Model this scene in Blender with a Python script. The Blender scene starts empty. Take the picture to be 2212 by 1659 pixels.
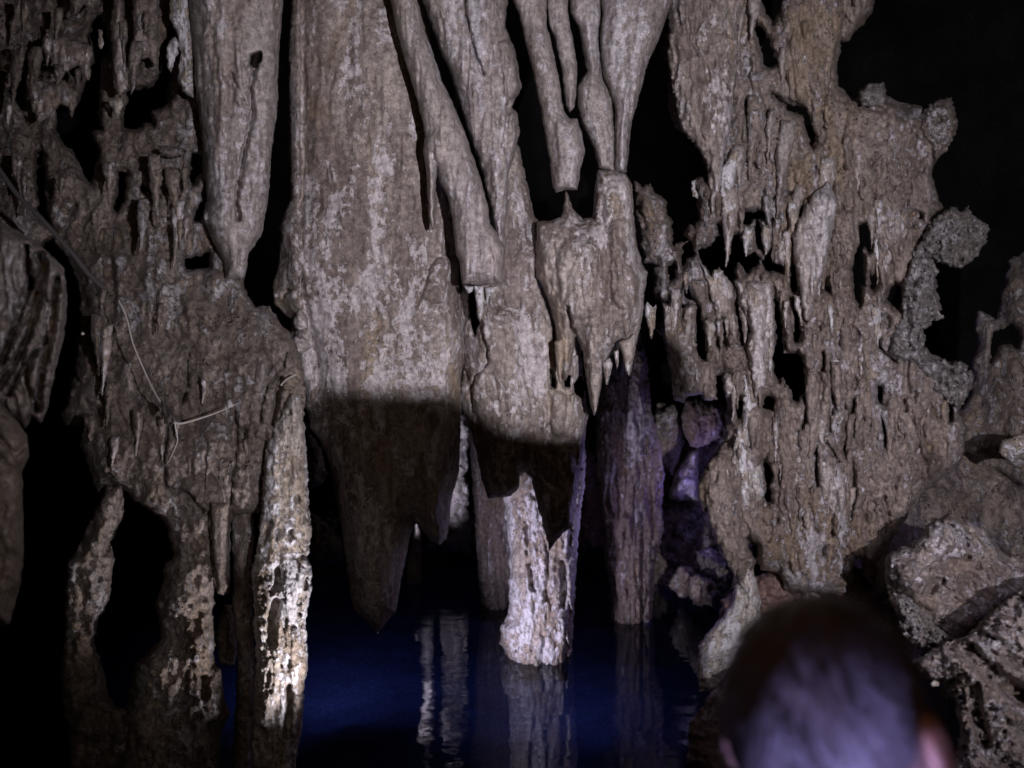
import bpy, bmesh, math, random
import numpy as np
from mathutils import Vector

S = bpy.context.scene
COL = S.collection

# ------------------------------------------------------------------ camera
FX, CX, CY, H = 1597.0, 1106.0, 830.0, 1.5      # focal length and centre of a 2212 px wide frame, camera height over the pool
cam_d = bpy.data.cameras.new('camera')
cam = bpy.data.objects.new('camera', cam_d)
COL.objects.link(cam)
cam.location = (0, 0, H)
cam.rotation_euler = (math.radians(90), 0, 0)
cam_d.sensor_width = 36
cam_d.lens = FX / 2212 * 36
cam_d.clip_end = 60
cam_d.clip_start = 0.02
cam_d.dof.use_dof = True
cam_d.dof.focus_distance = 3.1
cam_d.dof.aperture_fstop = cam_d.lens / 13.0
S.camera = cam

# ------------------------------------------------------------------ world and exposure
W = bpy.data.worlds.new('World')
S.world = W
W.use_nodes = True
bg = W.node_tree.nodes['Background']
bg.inputs[0].default_value = (0.4, 0.4, 0.6, 1)
bg.inputs[1].default_value = 0.002
S.view_settings.view_transform = 'Standard'
S.view_settings.look = 'None'
S.view_settings.exposure = 0
S.view_settings.gamma = 1
S.view_settings.use_curve_mapping = False
S.render.engine = 'CYCLES'
S.cycles.max_bounces = 5
S.cycles.diffuse_bounces = 2
S.cycles.glossy_bounces = 3
S.cycles.transparent_max_bounces = 8
S.cycles.use_denoising = True


# ------------------------------------------------------------------ lamps of the cave and added fill lights
def lamp(name, kind, loc, to, power, color, radius=0.05, size=None, blend=0.5):
    d = bpy.data.lights.new(name, kind)
    d.energy = power
    d.color = color
    if kind in ('SPOT', 'POINT'):
        d.shadow_soft_size = radius
    if kind == 'SPOT':
        d.spot_size = math.radians(size)
        d.spot_blend = blend
    o = bpy.data.objects.new(name, d)
    COL.objects.link(o)
    o.location = loc
    if to is not None:
        o.rotation_euler = (Vector(to) - Vector(loc)).to_track_quat('-Z', 'Y').to_euler()
    return o


def aim(loc, az, el, d=3.0):
    az, el = math.radians(az), math.radians(el)
    return (loc[0] + d * math.sin(az) * math.cos(el), loc[1] + d * math.cos(az) * math.cos(el), loc[2] + d * math.sin(el))


KL = (0.75, -0.3, 1.55)
lamp('key_lamp', 'SPOT', KL, aim(KL, -1, 13), 465, (0.92, 0.885, 1.0), 0.014, 100, 1.0)
lamp('right_fill', 'SPOT', (0.95, 0.2, 1.78), (1.85, 3.4, 0.95), 32, (0.92, 0.87, 1.0), 0.04, 50, 0.9)  # added fill spot for the lower right rocks
lamp('left_fill', 'SPOT', (0.1, 0.2, 1.75), (-1.30, 2.6, 1.0), 9, (1.0, 0.92, 0.88), 0.04, 52, 0.9)  # added weak spot, fills the dim left wall
lamp('fill_lamp', 'POINT', (0.1, -0.4, 1.9), None, 4.6, (1.0, 0.45, 0.10), 0.1)  # added fill in place of bounced light, warms the shadows
lamp('pillar_lamp', 'SPOT', (-0.37, 2.20, 0.14), (-0.98, 2.56, 0.74), 52, (0.96, 0.91, 1.0), 0.02, 58, 0.7)
lamp('stalagmite_lamp', 'SPOT', (-0.35, 2.9, 0.12), (0.17, 3.95, 0.45), 75, (0.80, 0.74, 1.0), 0.03, 60, 0.7)
lamp('violet_lamp', 'POINT', (0.75, 4.15, 0.75), None, 1.7, (0.56, 0.46, 1.0), 0.04)
lamp('violet_lamp.001', 'POINT', (1.25, 4.6, 0.9), None, 2.6, (0.42, 0.32, 1.0), 0.04)
lamp('bank_lamp', 'SPOT', (1.0, 1.0, 1.4), (1.75, 2.6, 0.7), 15, (0.85, 0.74, 1.0), 0.08, 84, 0.8)
lamp('head_fill', 'SPOT', (0.265, 0.10, 0.93), (0.295, 0.64, 1.195), 62, (0.46, 0.43, 1.0), 0.05, 27, 0.5)  # added narrow spot that brightens the head
lamp('added_glint_spot', 'SPOT', (-0.78, 5.3, 0.30), (-0.70, 6.0, 1.22), 700, (0.84, 0.80, 1.0), 0.03, 17, 0.5)  # added spot on the hidden slim rock, feeds the water reflection
lamp('shore_lamp', 'SPOT', (-0.50, 4.9, 0.30), (-0.55, 6.1, 1.05), 120, (0.80, 0.76, 1.0), 0.03, 62, 0.8)
lamp('pool_lamp', 'SPOT', (-1.7, 6.6, -0.30), (-1.7, 7.2, -1.4), 7.0, (0.19, 0.24, 1.0), 0.05, 140, 1.0)
lamp('pool_lamp.001', 'SPOT', (0.4, 6.4, -0.30), (0.4, 6.8, -1.4), 5.0, (0.19, 0.24, 1.0), 0.05, 140, 1.0)


# ------------------------------------------------------------------ noise
_rs = np.random.RandomState(7)
_perm = _rs.permutation(256)
_perm = np.concatenate([_perm, _perm, _perm])
_ang = _rs.rand(256) * 2 * np.pi
_gx, _gy = np.cos(_ang), np.sin(_ang)


def perlin(x, y, seed=0):
    x = x + seed * 17.31
    y = y + seed * 9.73
    xi = np.floor(x).astype(np.int64)
    yi = np.floor(y).astype(np.int64)
    xf, yf = x - xi, y - yi
    u = xf * xf * xf * (xf * (xf * 6 - 15) + 10)
    v = yf * yf * yf * (yf * (yf * 6 - 15) + 10)

    def g(ix, iy, dx, dy):
        h = _perm[_perm[ix & 255] + (iy & 255)]
        return _gx[h] * dx + _gy[h] * dy
    a = g(xi, yi, xf, yf)
    b = g(xi + 1, yi, xf - 1, yf)
    c = g(xi, yi + 1, xf, yf - 1)
    d = g(xi + 1, yi + 1, xf - 1, yf - 1)
    return 1.5 * ((a + u * (b - a)) + v * ((c + u * (d - c)) - (a + u * (b - a))))


def fbm(x, y, octaves=4, seed=0, gain=0.5):
    s, a, f = 0, 1.0, 1.0
    for k in range(octaves):
        s = s + a * perlin(x * f, y * f, seed + k * 3.1)
        a *= gain
        f *= 2.03
    return s


# ------------------------------------------------------------------ tracing helpers: close-up coordinates -> frame coordinates
ZT = {0: (0, 0, 1), 1: (0, 0, 3), 2: (737.3, 0, 3), 3: (1474.7, 0, 3), 4: (0, 553, 3), 5: (737.3, 553, 3), 6: (1474.7, 553, 3),
      7: (0, 1106, 3), 8: (737.3, 1106, 3), 9: (1474.7, 1106, 3),
      11: (1327.6, 274.3, 4.8), 12: (1327.6, 619.9, 4.8), 13: (1327.6, 965.5, 4.8), 14: (1751.1, 493.7, 4.8), 15: (1751.1, 822.9, 4.8),
      16: (0, 329.2, 4.8)}


def P(*a):
    """P(zone, (x, y), ..., zone, (x, y) ...) -> list of frame points"""
    out, z = [], ZT[0]
    for e in a:
        if isinstance(e, int):
            z = ZT[e]
        else:
            out.append((z[0] + e[0] / z[2], z[1] + e[1] / z[2]))
    return out


def world(x, y, Y):
    return ((x - CX) / FX * Y, Y, H - (y - CY) / FX * Y)


def seg_dist(px, py, ax, ay, bx, by):
    vx, vy = bx - ax, by - ay
    t = np.clip(((px - ax) * vx + (py - ay) * vy) / (vx * vx + vy * vy + 1e-9), 0, 1)
    return np.hypot(px - ax - t * vx, py - ay - t * vy), t


def sdf_poly(px, py, poly):
    d = np.full(px.shape, 1e9)
    inside = np.zeros(px.shape, bool)
    n = len(poly)
    for i in range(n):
        ax, ay = poly[i]
        bx, by = poly[(i + 1) % n]
        dd, _ = seg_dist(px, py, ax, ay, bx, by)
        np.minimum(d, dd, out=d)
        if ay != by:
            cond = ((ay > py) != (by > py)) & (px < (bx - ax) * (py - ay) / (by - ay) + ax)
            inside ^= cond
    return np.where(inside, -d, d)


def smooth(a, b, x):
    t = np.clip((x - a) / (b - a), 0, 1)
    return t * t * (3 - 2 * t)


# ------------------------------------------------------------------ objects
def tag(o, label=None, cat=None, group=None, kind=None):
    if label: o['label'] = label
    if cat: o['category'] = cat
    if group: o['group'] = group
    if kind: o['kind'] = kind
    return o


def mesh_obj(name, V, F, mat, parent=None, origin=None, shade=True):
    me = bpy.data.meshes.new(name)
    V = np.asarray(V, dtype=np.float64)
    if origin is not None:
        V = V - np.array(origin)
    F = np.asarray(F, dtype=np.int64)
    k = F.shape[1]
    me.vertices.add(len(V))
    me.vertices.foreach_set('co', V.ravel())
    me.loops.add(F.size)
    me.loops.foreach_set('vertex_index', F.ravel())
    me.polygons.add(len(F))
    me.polygons.foreach_set('loop_start', np.arange(0, F.size, k))
    me.polygons.foreach_set('loop_total', np.full(len(F), k))
    if shade:
        me.polygons.foreach_set('use_smooth', np.ones(len(F), bool))
    me.update(calc_edges=True)
    me.validate()
    me.materials.append(mat)
    o = bpy.data.objects.new(name, me)
    COL.objects.link(o)
    if origin is not None:
        o.location = origin
    if parent is not None:
        o.parent = parent
    return o


_seed = [1]


def rock(name, outer, D, T, R, mat, label=None, cat=None, group=None, kind=None, holes=(), sp=4.0, edge=3.0, edge_s=22.0, tilt=(0, 0),
         back=None, fbms=((0.02, 40, 120, 5),), ridges=(), lobes=(), pits=(), grooves=(), humps=(), parent=None, rel_fade=9.0, hole_r=None, lean=None):
    """A rock mass: outline at distance D, bulging T metres to the front over R px, carved and roughened; closed at the back."""
    _seed[0] += 1
    sd = _seed[0]
    rnd = random.Random(sd * 101)
    o = np.array(outer)
    x0, y0 = o.min(0) - 2 * sp - edge
    x1, y1 = o.max(0) + 2 * sp + edge
    nx, ny = int((x1 - x0) / sp) + 2, int((y1 - y0) / sp) + 2
    gx, gy = np.meshgrid(x0 + np.arange(nx) * sp, y0 + np.arange(ny) * sp)
    wx = gx + edge * (perlin(gx / edge_s, gy / edge_s, sd) + 0.6 * perlin(gx / edge_s * 2.7, gy / edge_s * 2.7, sd + 5))
    wy = gy + edge * (perlin(gx / edge_s, gy / edge_s, sd + 9) + 0.6 * perlin(gx / edge_s * 2.7, gy / edge_s * 2.7, sd + 14))
    s_out = sdf_poly(wx, wy, outer)
    s = s_out.copy()
    s_h = np.full(s.shape, 1e9)
    for hpoly in holes:
        sh = sdf_poly(wx, wy, hpoly)
        s_h = np.minimum(s_h, sh)
    s = np.maximum(s, -s_h)
    # bulge
    d_out = np.clip(-s_out, 0, None)
    u = 1 - np.clip(d_out / R, 0, 1)
    prof = np.sqrt(np.clip(1 - u * u, 0, 1))
    if len(holes):
        hr = hole_r or 16.0
        uh = 1 - np.clip(np.clip(s_h, 0, None) / hr, 0, 1)
        ph = np.sqrt(np.clip(1 - uh * uh, 0, 1))
        prof = np.minimum(prof, 0.25 + 0.75 * ph) * np.where(ph < 0.02, 0.98, 1)
    d_in = np.clip(-s, 0, None)
    rel = np.zeros(s.shape)
    for (a, sx, sy, oc) in fbms:
        rel += a * fbm(gx / sx, gy / sy, oc, sd + 20)
    for (a, sx, sy, oc) in ridges:
        w = 0.6 * fbm(gx / (sx * 2.5), gy / (sy * 0.5), 3, sd + 33)
        n = fbm(gx / sx + w, gy / sy, oc, sd + 40)
        rel += a * (1 - 2 * np.abs(n))
    def window(cx, cy, rx, ry):
        i0, i1 = max(0, int((cx - rx - x0) / sp)), min(nx, int((cx + rx - x0) / sp) + 2)
        j0, j1 = max(0, int((cy - ry - y0) / sp)), min(ny, int((cy + ry - y0) / sp) + 2)
        return (slice(j0, j1), slice(i0, i1)) if i1 > i0 and j1 > j0 else None
    for (n, a, w0, w1, l0, l1) in lobes:         # hanging runnels with a sharp lower end
        lob = np.zeros(s.shape)
        for _ in range(n):
            cx, cy = rnd.uniform(x0, x1), rnd.uniform(y0 - l0 * 0.5, y1)
            w, L = rnd.uniform(w0, w1), rnd.uniform(l0, l1)
            am = a * rnd.uniform(0.5, 1.0) * (0.4 + 0.6 * (w - w0) / max(w1 - w0, 1e-6))
            sl = window(cx, cy + L / 2, w * 1.6, L / 2 + 4)
            if not sl:
                continue
            qx, qy = gx[sl], gy[sl]
            qx = qx + 0.35 * w * perlin(qx / (w * 2), qy / (w * 4), sd + cx)
            t = (qy - cy) / L
            wt = w * np.sqrt(np.clip(1 - np.clip(t, 0, 1) ** 2, 0, 1)) * smooth(-0.05, 0.5, t)
            r = np.clip(1 - ((qx - cx) / np.maximum(wt, 0.5)) ** 2, 0, 1)
            hh = am * np.sqrt(r) * smooth(0, 0.6, t) * (t < 1)
            lob[sl] = np.maximum(lob[sl], hh)
        rel += lob
    for (pts, w, a) in humps:
        acc = np.full(s.shape, 1e9)
        for k in range(len(pts) - 1):
            dd, _ = seg_dist(wx, wy, *pts[k], *pts[k + 1])
            acc = np.minimum(acc, dd)
        rel += a * np.sqrt(np.clip(1 - (acc / w) ** 2, 0, 1))
    for (n, a, r0, r1, asp) in pits:
        for _ in range(n):
            cx, cy = rnd.uniform(x0, x1), rnd.uniform(y0, y1)
            r = r0 + (r1 - r0) * rnd.random() ** 2
            sl = window(cx, cy, r * 1.8, r * asp * 1.8)
            if not sl:
                continue
            qx, qy = gx[sl], gy[sl]
            n1 = 0.55 * perlin(qx / (r * 0.9), qy / (r * asp * 0.6), sd + cx * 0.37)
            dd = np.hypot((qx - cx) / r, (qy - cy) / (r * asp)) + n1
            rel[sl] -= a * rnd.uniform(0.5, 1.2) * (1 - smooth(0.55, 1.0, dd))
    for g in grooves:
        pts, w, a = g[:3]
        acc = np.full(s.shape, 1e9)
        jx = gx + 2.5 * perlin(gx / 14, gy / 14, sd + 61)
        jy = gy + 2.5 * perlin(gx / 14, gy / 14, sd + 66)
        for k in range(len(pts) - 1):
            dd, _ = seg_dist(jx, jy, *pts[k], *pts[k + 1])
            acc = np.minimum(acc, dd)
        rel -= a * (1 - smooth(w * 0.35, w, acc))
    if lean is not None:
        rel += lean(gx, gy)
    fade = smooth(0, rel_fade, d_in)
    xc, yc = o.mean(0)
    base = D + tilt[0] * (gx - xc) / 1000 + tilt[1] * (gy - yc) / 1000
    Yf = base - T * prof - rel * fade
    Tb = T if back is None else back
    Yb = base + Tb * prof
    Yb = np.maximum(Yb, Yf + 0.02 * fade)
    inside = s < 0
    cell = inside[:-1, :-1] | inside[1:, :-1] | inside[:-1, 1:] | inside[1:, 1:]
    used = np.zeros(s.shape, bool)
    used[:-1, :-1] |= cell; used[1:, :-1] |= cell; used[:-1, 1:] |= cell; used[1:, 1:] |= cell
    dy_, dx_ = np.gradient(s, sp)
    gl = np.maximum(np.hypot(dx_, dy_), 0.4)
    mv = used & ~inside
    step = np.clip(s / gl, 0, 1.6 * sp)
    PX = np.where(mv, gx - dx_ / gl * step, gx)
    PY = np.where(mv, gy - dy_ / gl * step, gy)
    idx = -np.ones(s.shape, np.int64)
    nu = int(used.sum())
    idx[used] = np.arange(nu)
    bidx = idx.copy()
    ins_u = used & inside
    bidx[ins_u] = nu + np.arange(int(ins_u.sum()))
    base_b = base - np.where(inside, 0, T * prof)

    def vert(px, py, Y):
        return np.stack([(px - CX) / FX * Y, Y, H - (py - CY) / FX * Y], -1)
    VF = vert(PX[used], PY[used], np.where(inside, Yf, base_b)[used])
    VB = vert(PX[ins_u], PY[ins_u], Yb[ins_u])
    a_, b_, c_, d_ = [q[cell] for q in (idx[:-1, :-1], idx[:-1, 1:], idx[1:, 1:], idx[1:, :-1])]
    FF = np.stack([a_, d_, c_, b_], -1)
    a_, b_, c_, d_ = [q[cell] for q in (bidx[:-1, :-1], bidx[:-1, 1:], bidx[1:, 1:], bidx[1:, :-1])]
    FB = np.stack([a_, b_, c_, d_], -1)
    keep = ~np.all(FB < nu, axis=1)
    FB = FB[keep]
    V = np.concatenate([VF, VB])
    lo, hi = V.min(0), V.max(0)
    origin = ((lo[0] + hi[0]) / 2, (lo[1] + hi[1]) / 2, lo[2])
    ob = mesh_obj(name, V, np.concatenate([FF, FB]), mat, parent, origin if parent is None else None)
    if parent is not None:
        ob.matrix_parent_inverse = parent.matrix_basis.inverted()
    return tag(ob, label, cat, group, kind)


# ------------------------------------------------------------------ materials
def nodes(name):
    m = bpy.data.materials.new(name)
    m.use_nodes = True
    nt = m.node_tree
    return m, nt, nt.nodes['Principled BSDF']


def rock_mat(name, brown, tan, pale, cover=0.5, scale=1.0, pore=0.3, bump=0.6, stretch=0.35, rough=0.75, crust=0.5, ochre=0.45):
    m, nt, bs = nodes(name)
    N, L = nt.nodes.new, nt.links.new
    geo = N('ShaderNodeNewGeometry')
    mp = N('ShaderNodeMapping')
    mp.inputs['Scale'].default_value = (scale, scale, scale * stretch)
    L(geo.outputs['Position'], mp.inputs['Vector'])

    def noise(sc, det, vec=mp, ro=0.6, dist=0.0):
        n = N('ShaderNodeTexNoise')
        n.inputs['Scale'].default_value = sc
        n.inputs['Detail'].default_value = det
        n.inputs['Roughness'].default_value = ro
        n.inputs['Distortion'].default_value = dist
        L(vec.outputs[0], n.inputs['Vector'])
        return n.outputs['Fac']

    def ramp(src, a, b, inv=False):
        r = N('ShaderNodeMapRange')
        r.interpolation_type = 'SMOOTHSTEP'
        r.inputs['From Min'].default_value = a
        r.inputs['From Max'].default_value = b
        r.inputs['To Min'].default_value = 1 if inv else 0
        r.inputs['To Max'].default_value = 0 if inv else 1
        L(src, r.inputs['Value'])
        return r.outputs['Result']

    def mix(fac, a, b, mode='MIX'):
        x = N('ShaderNodeMix')
        x.data_type = 'RGBA'
        x.blend_type = mode
        for sock, v in ((x.inputs['Factor'], fac), (x.inputs[6], a), (x.inputs[7], b)):
            if hasattr(v, 'is_linked'):
                L(v, sock)
            elif isinstance(v, tuple):
                sock.default_value = (*v, 1)
            else:
                sock.default_value = v
        return x.outputs[2]

    def math_(op, a, b):
        x = N('ShaderNodeMath')
        x.operation = op
        for sock, v in zip(x.inputs, (a, b)):
            if hasattr(v, 'is_linked'):
                L(v, sock)
            else:
                sock.default_value = v
        return x.outputs[0]
    big = noise(3.2, 7, ro=0.68)
    c1 = mix(ramp(big, 0.40, 0.60), brown, tan)
    och = noise(3.3, 4, ro=0.6, dist=0.6)
    c1 = mix(math_('MULTIPLY', ramp(och, 0.52, 0.66), ochre), c1, (0.30, 0.205, 0.095))
    cr0 = noise(8.0, 8, ro=0.66, dist=0.5)                # pale mineral crust with ragged rims
    cr = math_('ADD', math_('MULTIPLY', cr0, 0.62), math_('MULTIPLY', noise(30.0, 4, geo, 0.62, 0.3), 0.38))
    cr = math_('ADD', cr, math_('MULTIPLY', math_('SUBTRACT', noise(1.9, 3), 0.5), 0.30))
    th = 0.60 - 0.16 * cover
    crust_m = ramp(cr, th, th + 0.035)
    rim = math_('MULTIPLY', ramp(cr, th - 0.025, th), math_('SUBTRACT', 1.0, crust_m))
    c2 = mix(math_('MULTIPLY', crust_m, 0.8), c1, pale)
    c2 = mix(math_('MULTIPLY', rim, 0.35), c2, brown)
    med = noise(38.0, 6, geo, 0.72)
    c3 = mix(0.85, c2, mix(ramp(med, 0.25, 0.75), (0.20, 0.19, 0.185), (0.82, 0.82, 0.84)), 'OVERLAY')
    speck = noise(170.0, 3, geo, 0.7)
    c3 = mix(0.5, c3, mix(ramp(speck, 0.3, 0.7), (0.30, 0.29, 0.28), (0.70, 0.70, 0.70)), 'OVERLAY')
    pit = noise(62.0, 3, geo, 0.55)
    pit_m = math_('MULTIPLY', ramp(pit, 0.34, 0.29), 0.3 + 0.6 * pore)
    c3 = mix(pit_m, c3, tuple(0.4 * v for v in brown))
    vo = N('ShaderNodeTexVoronoi')
    vo.inputs['Scale'].default_value = 42
    L(mix(0.1, geo.outputs['Position'], N('ShaderNodeTexNoise').outputs['Color']), vo.inputs['Vector'])
    pz = math_('MULTIPLY', ramp(vo.outputs['Distance'], 0.16, 0.34, True), ramp(noise(7.0, 3, geo), 0.62 - 0.25 * pore, 0.68 - 0.1 * pore))
    c4 = mix(math_('MULTIPLY', pz, min(1.0, pore * 1.1)), c3, tuple(0.35 * v for v in brown))
    L(c4, bs.inputs['Base Color'])
    rr = N('ShaderNodeMapRange')
    rr.inputs['To Min'].default_value = rough - 0.15
    rr.inputs['To Max'].default_value = rough + 0.12
    L(cr, rr.inputs['Value'])
    L(rr.outputs[0], bs.inputs['Roughness'])
    bs.inputs['Specular IOR Level'].default_value = 0.35
    h = math_('ADD', math_('MULTIPLY', crust_m, 0.5 * crust), math_('MULTIPLY', med, 0.55))
    h = math_('ADD', h, math_('MULTIPLY', noise(110.0, 3, geo, 0.6), 0.25))
    h = math_('SUBTRACT', h, math_('MULTIPLY', pz, 1.2 * pore))
    h = math_('SUBTRACT', h, math_('MULTIPLY', pit_m, 0.9))
    h = math_('ADD', h, math_('MULTIPLY', noise(22.0, 5), 0.6))
    b = N('ShaderNodeBump')
    b.inputs['Strength'].default_value = bump
    b.inputs['Distance'].default_value = 0.026
    L(h, b.inputs['Height'])
    L(b.outputs[0], bs.inputs['Normal'])
    return m


PALE = (0.52, 0.48, 0.47)
M_flow = rock_mat('flowstone', (0.19, 0.152, 0.13), (0.36, 0.31, 0.265), PALE, cover=0.6, crust=0.5, bump=0.52, rough=0.55)
M_smooth = rock_mat('smooth_dripstone', (0.22, 0.185, 0.165), (0.36, 0.315, 0.285), (0.47, 0.44, 0.44), cover=0.45, scale=0.9, pore=0.3, rough=0.55, bump=0.45, stretch=0.16, crust=0.2, ochre=0.25)
M_wall = rock_mat('rough_cave_wall', (0.17, 0.135, 0.11), (0.28, 0.235, 0.20), (0.42, 0.40, 0.40), cover=0.4, scale=1.3, pore=0.5, bump=1.0, stretch=0.5, ochre=0.25)
M_curt = rock_mat('curtain_stone', (0.185, 0.145, 0.12), (0.32, 0.265, 0.225), (0.48, 0.45, 0.46), cover=0.45, scale=1.2, pore=0.55, bump=0.9, stretch=0.3, ochre=0.35)
M_por = rock_mat('porous_limestone', (0.17, 0.15, 0.135), (0.30, 0.275, 0.26), (0.45, 0.43, 0.43), cover=0.5, scale=1.8, pore=1.0, bump=1.0, stretch=1.0, ochre=0.15)
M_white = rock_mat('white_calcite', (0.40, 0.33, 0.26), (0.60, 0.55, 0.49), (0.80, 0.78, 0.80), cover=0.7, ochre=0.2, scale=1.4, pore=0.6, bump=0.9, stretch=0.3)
M_dark = rock_mat('shade_black_rock', (0.018, 0.015, 0.014), (0.03, 0.026, 0.023), (0.04, 0.037, 0.035), cover=0.2, scale=0.8, pore=0.3, bump=0.6, stretch=0.8, ochre=0)  # near-black colour stands in for unlit darkness
M_bank = rock_mat('bank_rock', (0.19, 0.15, 0.13), (0.31, 0.265, 0.235), (0.49, 0.46, 0.47), cover=0.5, scale=1.4, pore=0.6, bump=0.8, stretch=0.9, ochre=0.25)
M_floor = rock_mat('pale_pool_silt', (0.36, 0.33, 0.30), (0.46, 0.43, 0.40), (0.52, 0.50, 0.48), cover=0.3, scale=0.6, pore=0.1, bump=0.4, stretch=1.0, ochre=0.1)
M_red = rock_mat('reddish_clay_rock', (0.17, 0.10, 0.085), (0.27, 0.19, 0.16), (0.38, 0.34, 0.33), cover=0.3, scale=1.2, pore=0.6, bump=0.8, stretch=0.8)


def plain_mat(name, col, rough=0.6, spec=0.4):
    m, nt, bs = nodes(name)
    n = nt.nodes.new('ShaderNodeTexNoise')
    n.inputs['Scale'].default_value = 60
    mx = nt.nodes.new('ShaderNodeMix')
    mx.data_type = 'RGBA'
    mx.inputs[6].default_value = (*[c * 0.75 for c in col], 1)
    mx.inputs[7].default_value = (*[min(1, c * 1.2) for c in col], 1)
    nt.links.new(n.outputs['Fac'], mx.inputs['Factor'])
    nt.links.new(mx.outputs[2], bs.inputs['Base Color'])
    bs.inputs['Roughness'].default_value = rough
    bs.inputs['Specular IOR Level'].default_value = spec
    return m


def water_mat():
    m, nt, bs = nodes('pool_water')
    N, L = nt.nodes.new, nt.links.new
    out = nt.nodes['Material Output']
    nt.nodes.remove(bs)
    geo = N('ShaderNodeNewGeometry')
    mp = N('ShaderNodeMapping')
    mp.inputs['Scale'].default_value = (0.8, 2.0, 1.0)
    L(geo.outputs['Position'], mp.inputs['Vector'])
    n1 = N('ShaderNodeTexNoise')
    n1.inputs['Scale'].default_value = 3.0
    n1.inputs['Detail'].default_value = 2
    L(mp.outputs[0], n1.inputs['Vector'])
    b = N('ShaderNodeBump')
    b.inputs['Strength'].default_value = 0.16
    b.inputs['Distance'].default_value = 0.03
    L(n1.outputs['Fac'], b.inputs['Height'])
    gl = N('ShaderNodeBsdfGlossy')
    gl.inputs['Roughness'].default_value = 0.03
    gl.inputs['Color'].default_value = (0.95, 0.95, 1, 1)
    L(b.outputs[0], gl.inputs['Normal'])
    tr = N('ShaderNodeBsdfTransparent')
    tr.inputs['Color'].default_value = (0.42, 0.58, 0.90, 1)
    fr = N('ShaderNodeFresnel')
    fr.inputs['IOR'].default_value = 1.33
    L(b.outputs[0], fr.inputs['Normal'])
    mx = N('ShaderNodeMixShader')
    L(fr.outputs[0], mx.inputs[0])
    L(tr.outputs[0], mx.inputs[1])
    L(gl.outputs[0], mx.inputs[2])
    L(mx.outputs[0], out.inputs['Surface'])
    return m


M_water = water_mat()


# ------------------------------------------------------------------ the setting: pool, floor, far cave
def sheet(name, fn, x0, x1, y0, y1, n, m, mat, kind='structure'):
    gx, gy = np.meshgrid(np.linspace(x0, x1, n), np.linspace(y0, y1, m))
    X, Y, Z = fn(gx, gy)
    V = np.stack([X.ravel(), Y.ravel(), Z.ravel()], -1)
    i = np.arange((m - 1) * n).reshape(m - 1, n)[:, :-1].ravel()
    F = np.stack([i, i + 1, i + n + 1, i + n], -1)
    return tag(mesh_obj(name, V, F, mat), kind=kind)


def ledge_h(x, y):
    """height of the rock ledge that carries the camera side; it falls into the pool to the left and to the back"""
    e = x - 0.08 + 0.10 * fbm(x * 1.3, y * 1.3, 3, 5)
    f = 1.85 - y + 0.25 * fbm(x * 1.1 + 4, y * 1.1, 3, 8)
    t = np.minimum(smooth(-0.15, 0.12, e), smooth(-0.4, 0.4, f))
    t = np.maximum(t, smooth(-0.1, -0.8, y))
    shelf = 1.25 * np.exp(-((x - 0.95) / 0.5) ** 2 - ((y - 3.2) / 0.55) ** 2)
    bank = smooth(1.5, 2.3, x + 0.15 * fbm(x * 2, y * 2, 3, 4)) * smooth(4.8, 3.8, y)
    b = -1.4 + 0.10 * fbm(x * 1.2, y * 1.2, 3, 3)
    b = np.maximum(b, -1.4 + shelf + 0.06 * fbm(x * 5, y * 5, 4, 3))
    b = np.maximum(b, -1.4 + 1.6 * bank)
    return np.maximum(b, -1.4 + 1.43 * t + 0.02 * fbm(x * 4, y * 4, 4, 3) * t)


sheet('pool_floor', lambda x, y: (x, y, ledge_h(x, y) + 0 * x), -9, 9, -2.2, 15, 180, 180, M_floor)
sheet('water', lambda x, y: (x, y, 0 * x), -9, 9, -2.2, 15, 40, 40, M_water)


def shell(a, b):          # far wall and vault of the big dark chamber, its darkness put into a near-black colour
    r = 1 + 0.06 * fbm(a * 3, b * 3, 4, 2)
    X = 9.5 * np.sin(a) * np.cos(b) ** 0.35 * r
    Y = 4.0 + 10.5 * np.cos(a) * np.cos(b) ** 0.35 * r
    Z = -1.2 + 8.5 * np.sin(b) * r
    return X, Y, Z


sheet('cave_vault', shell, -math.pi, math.pi, 0.0, math.pi / 2 - 0.001, 120, 50, M_dark)


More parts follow.
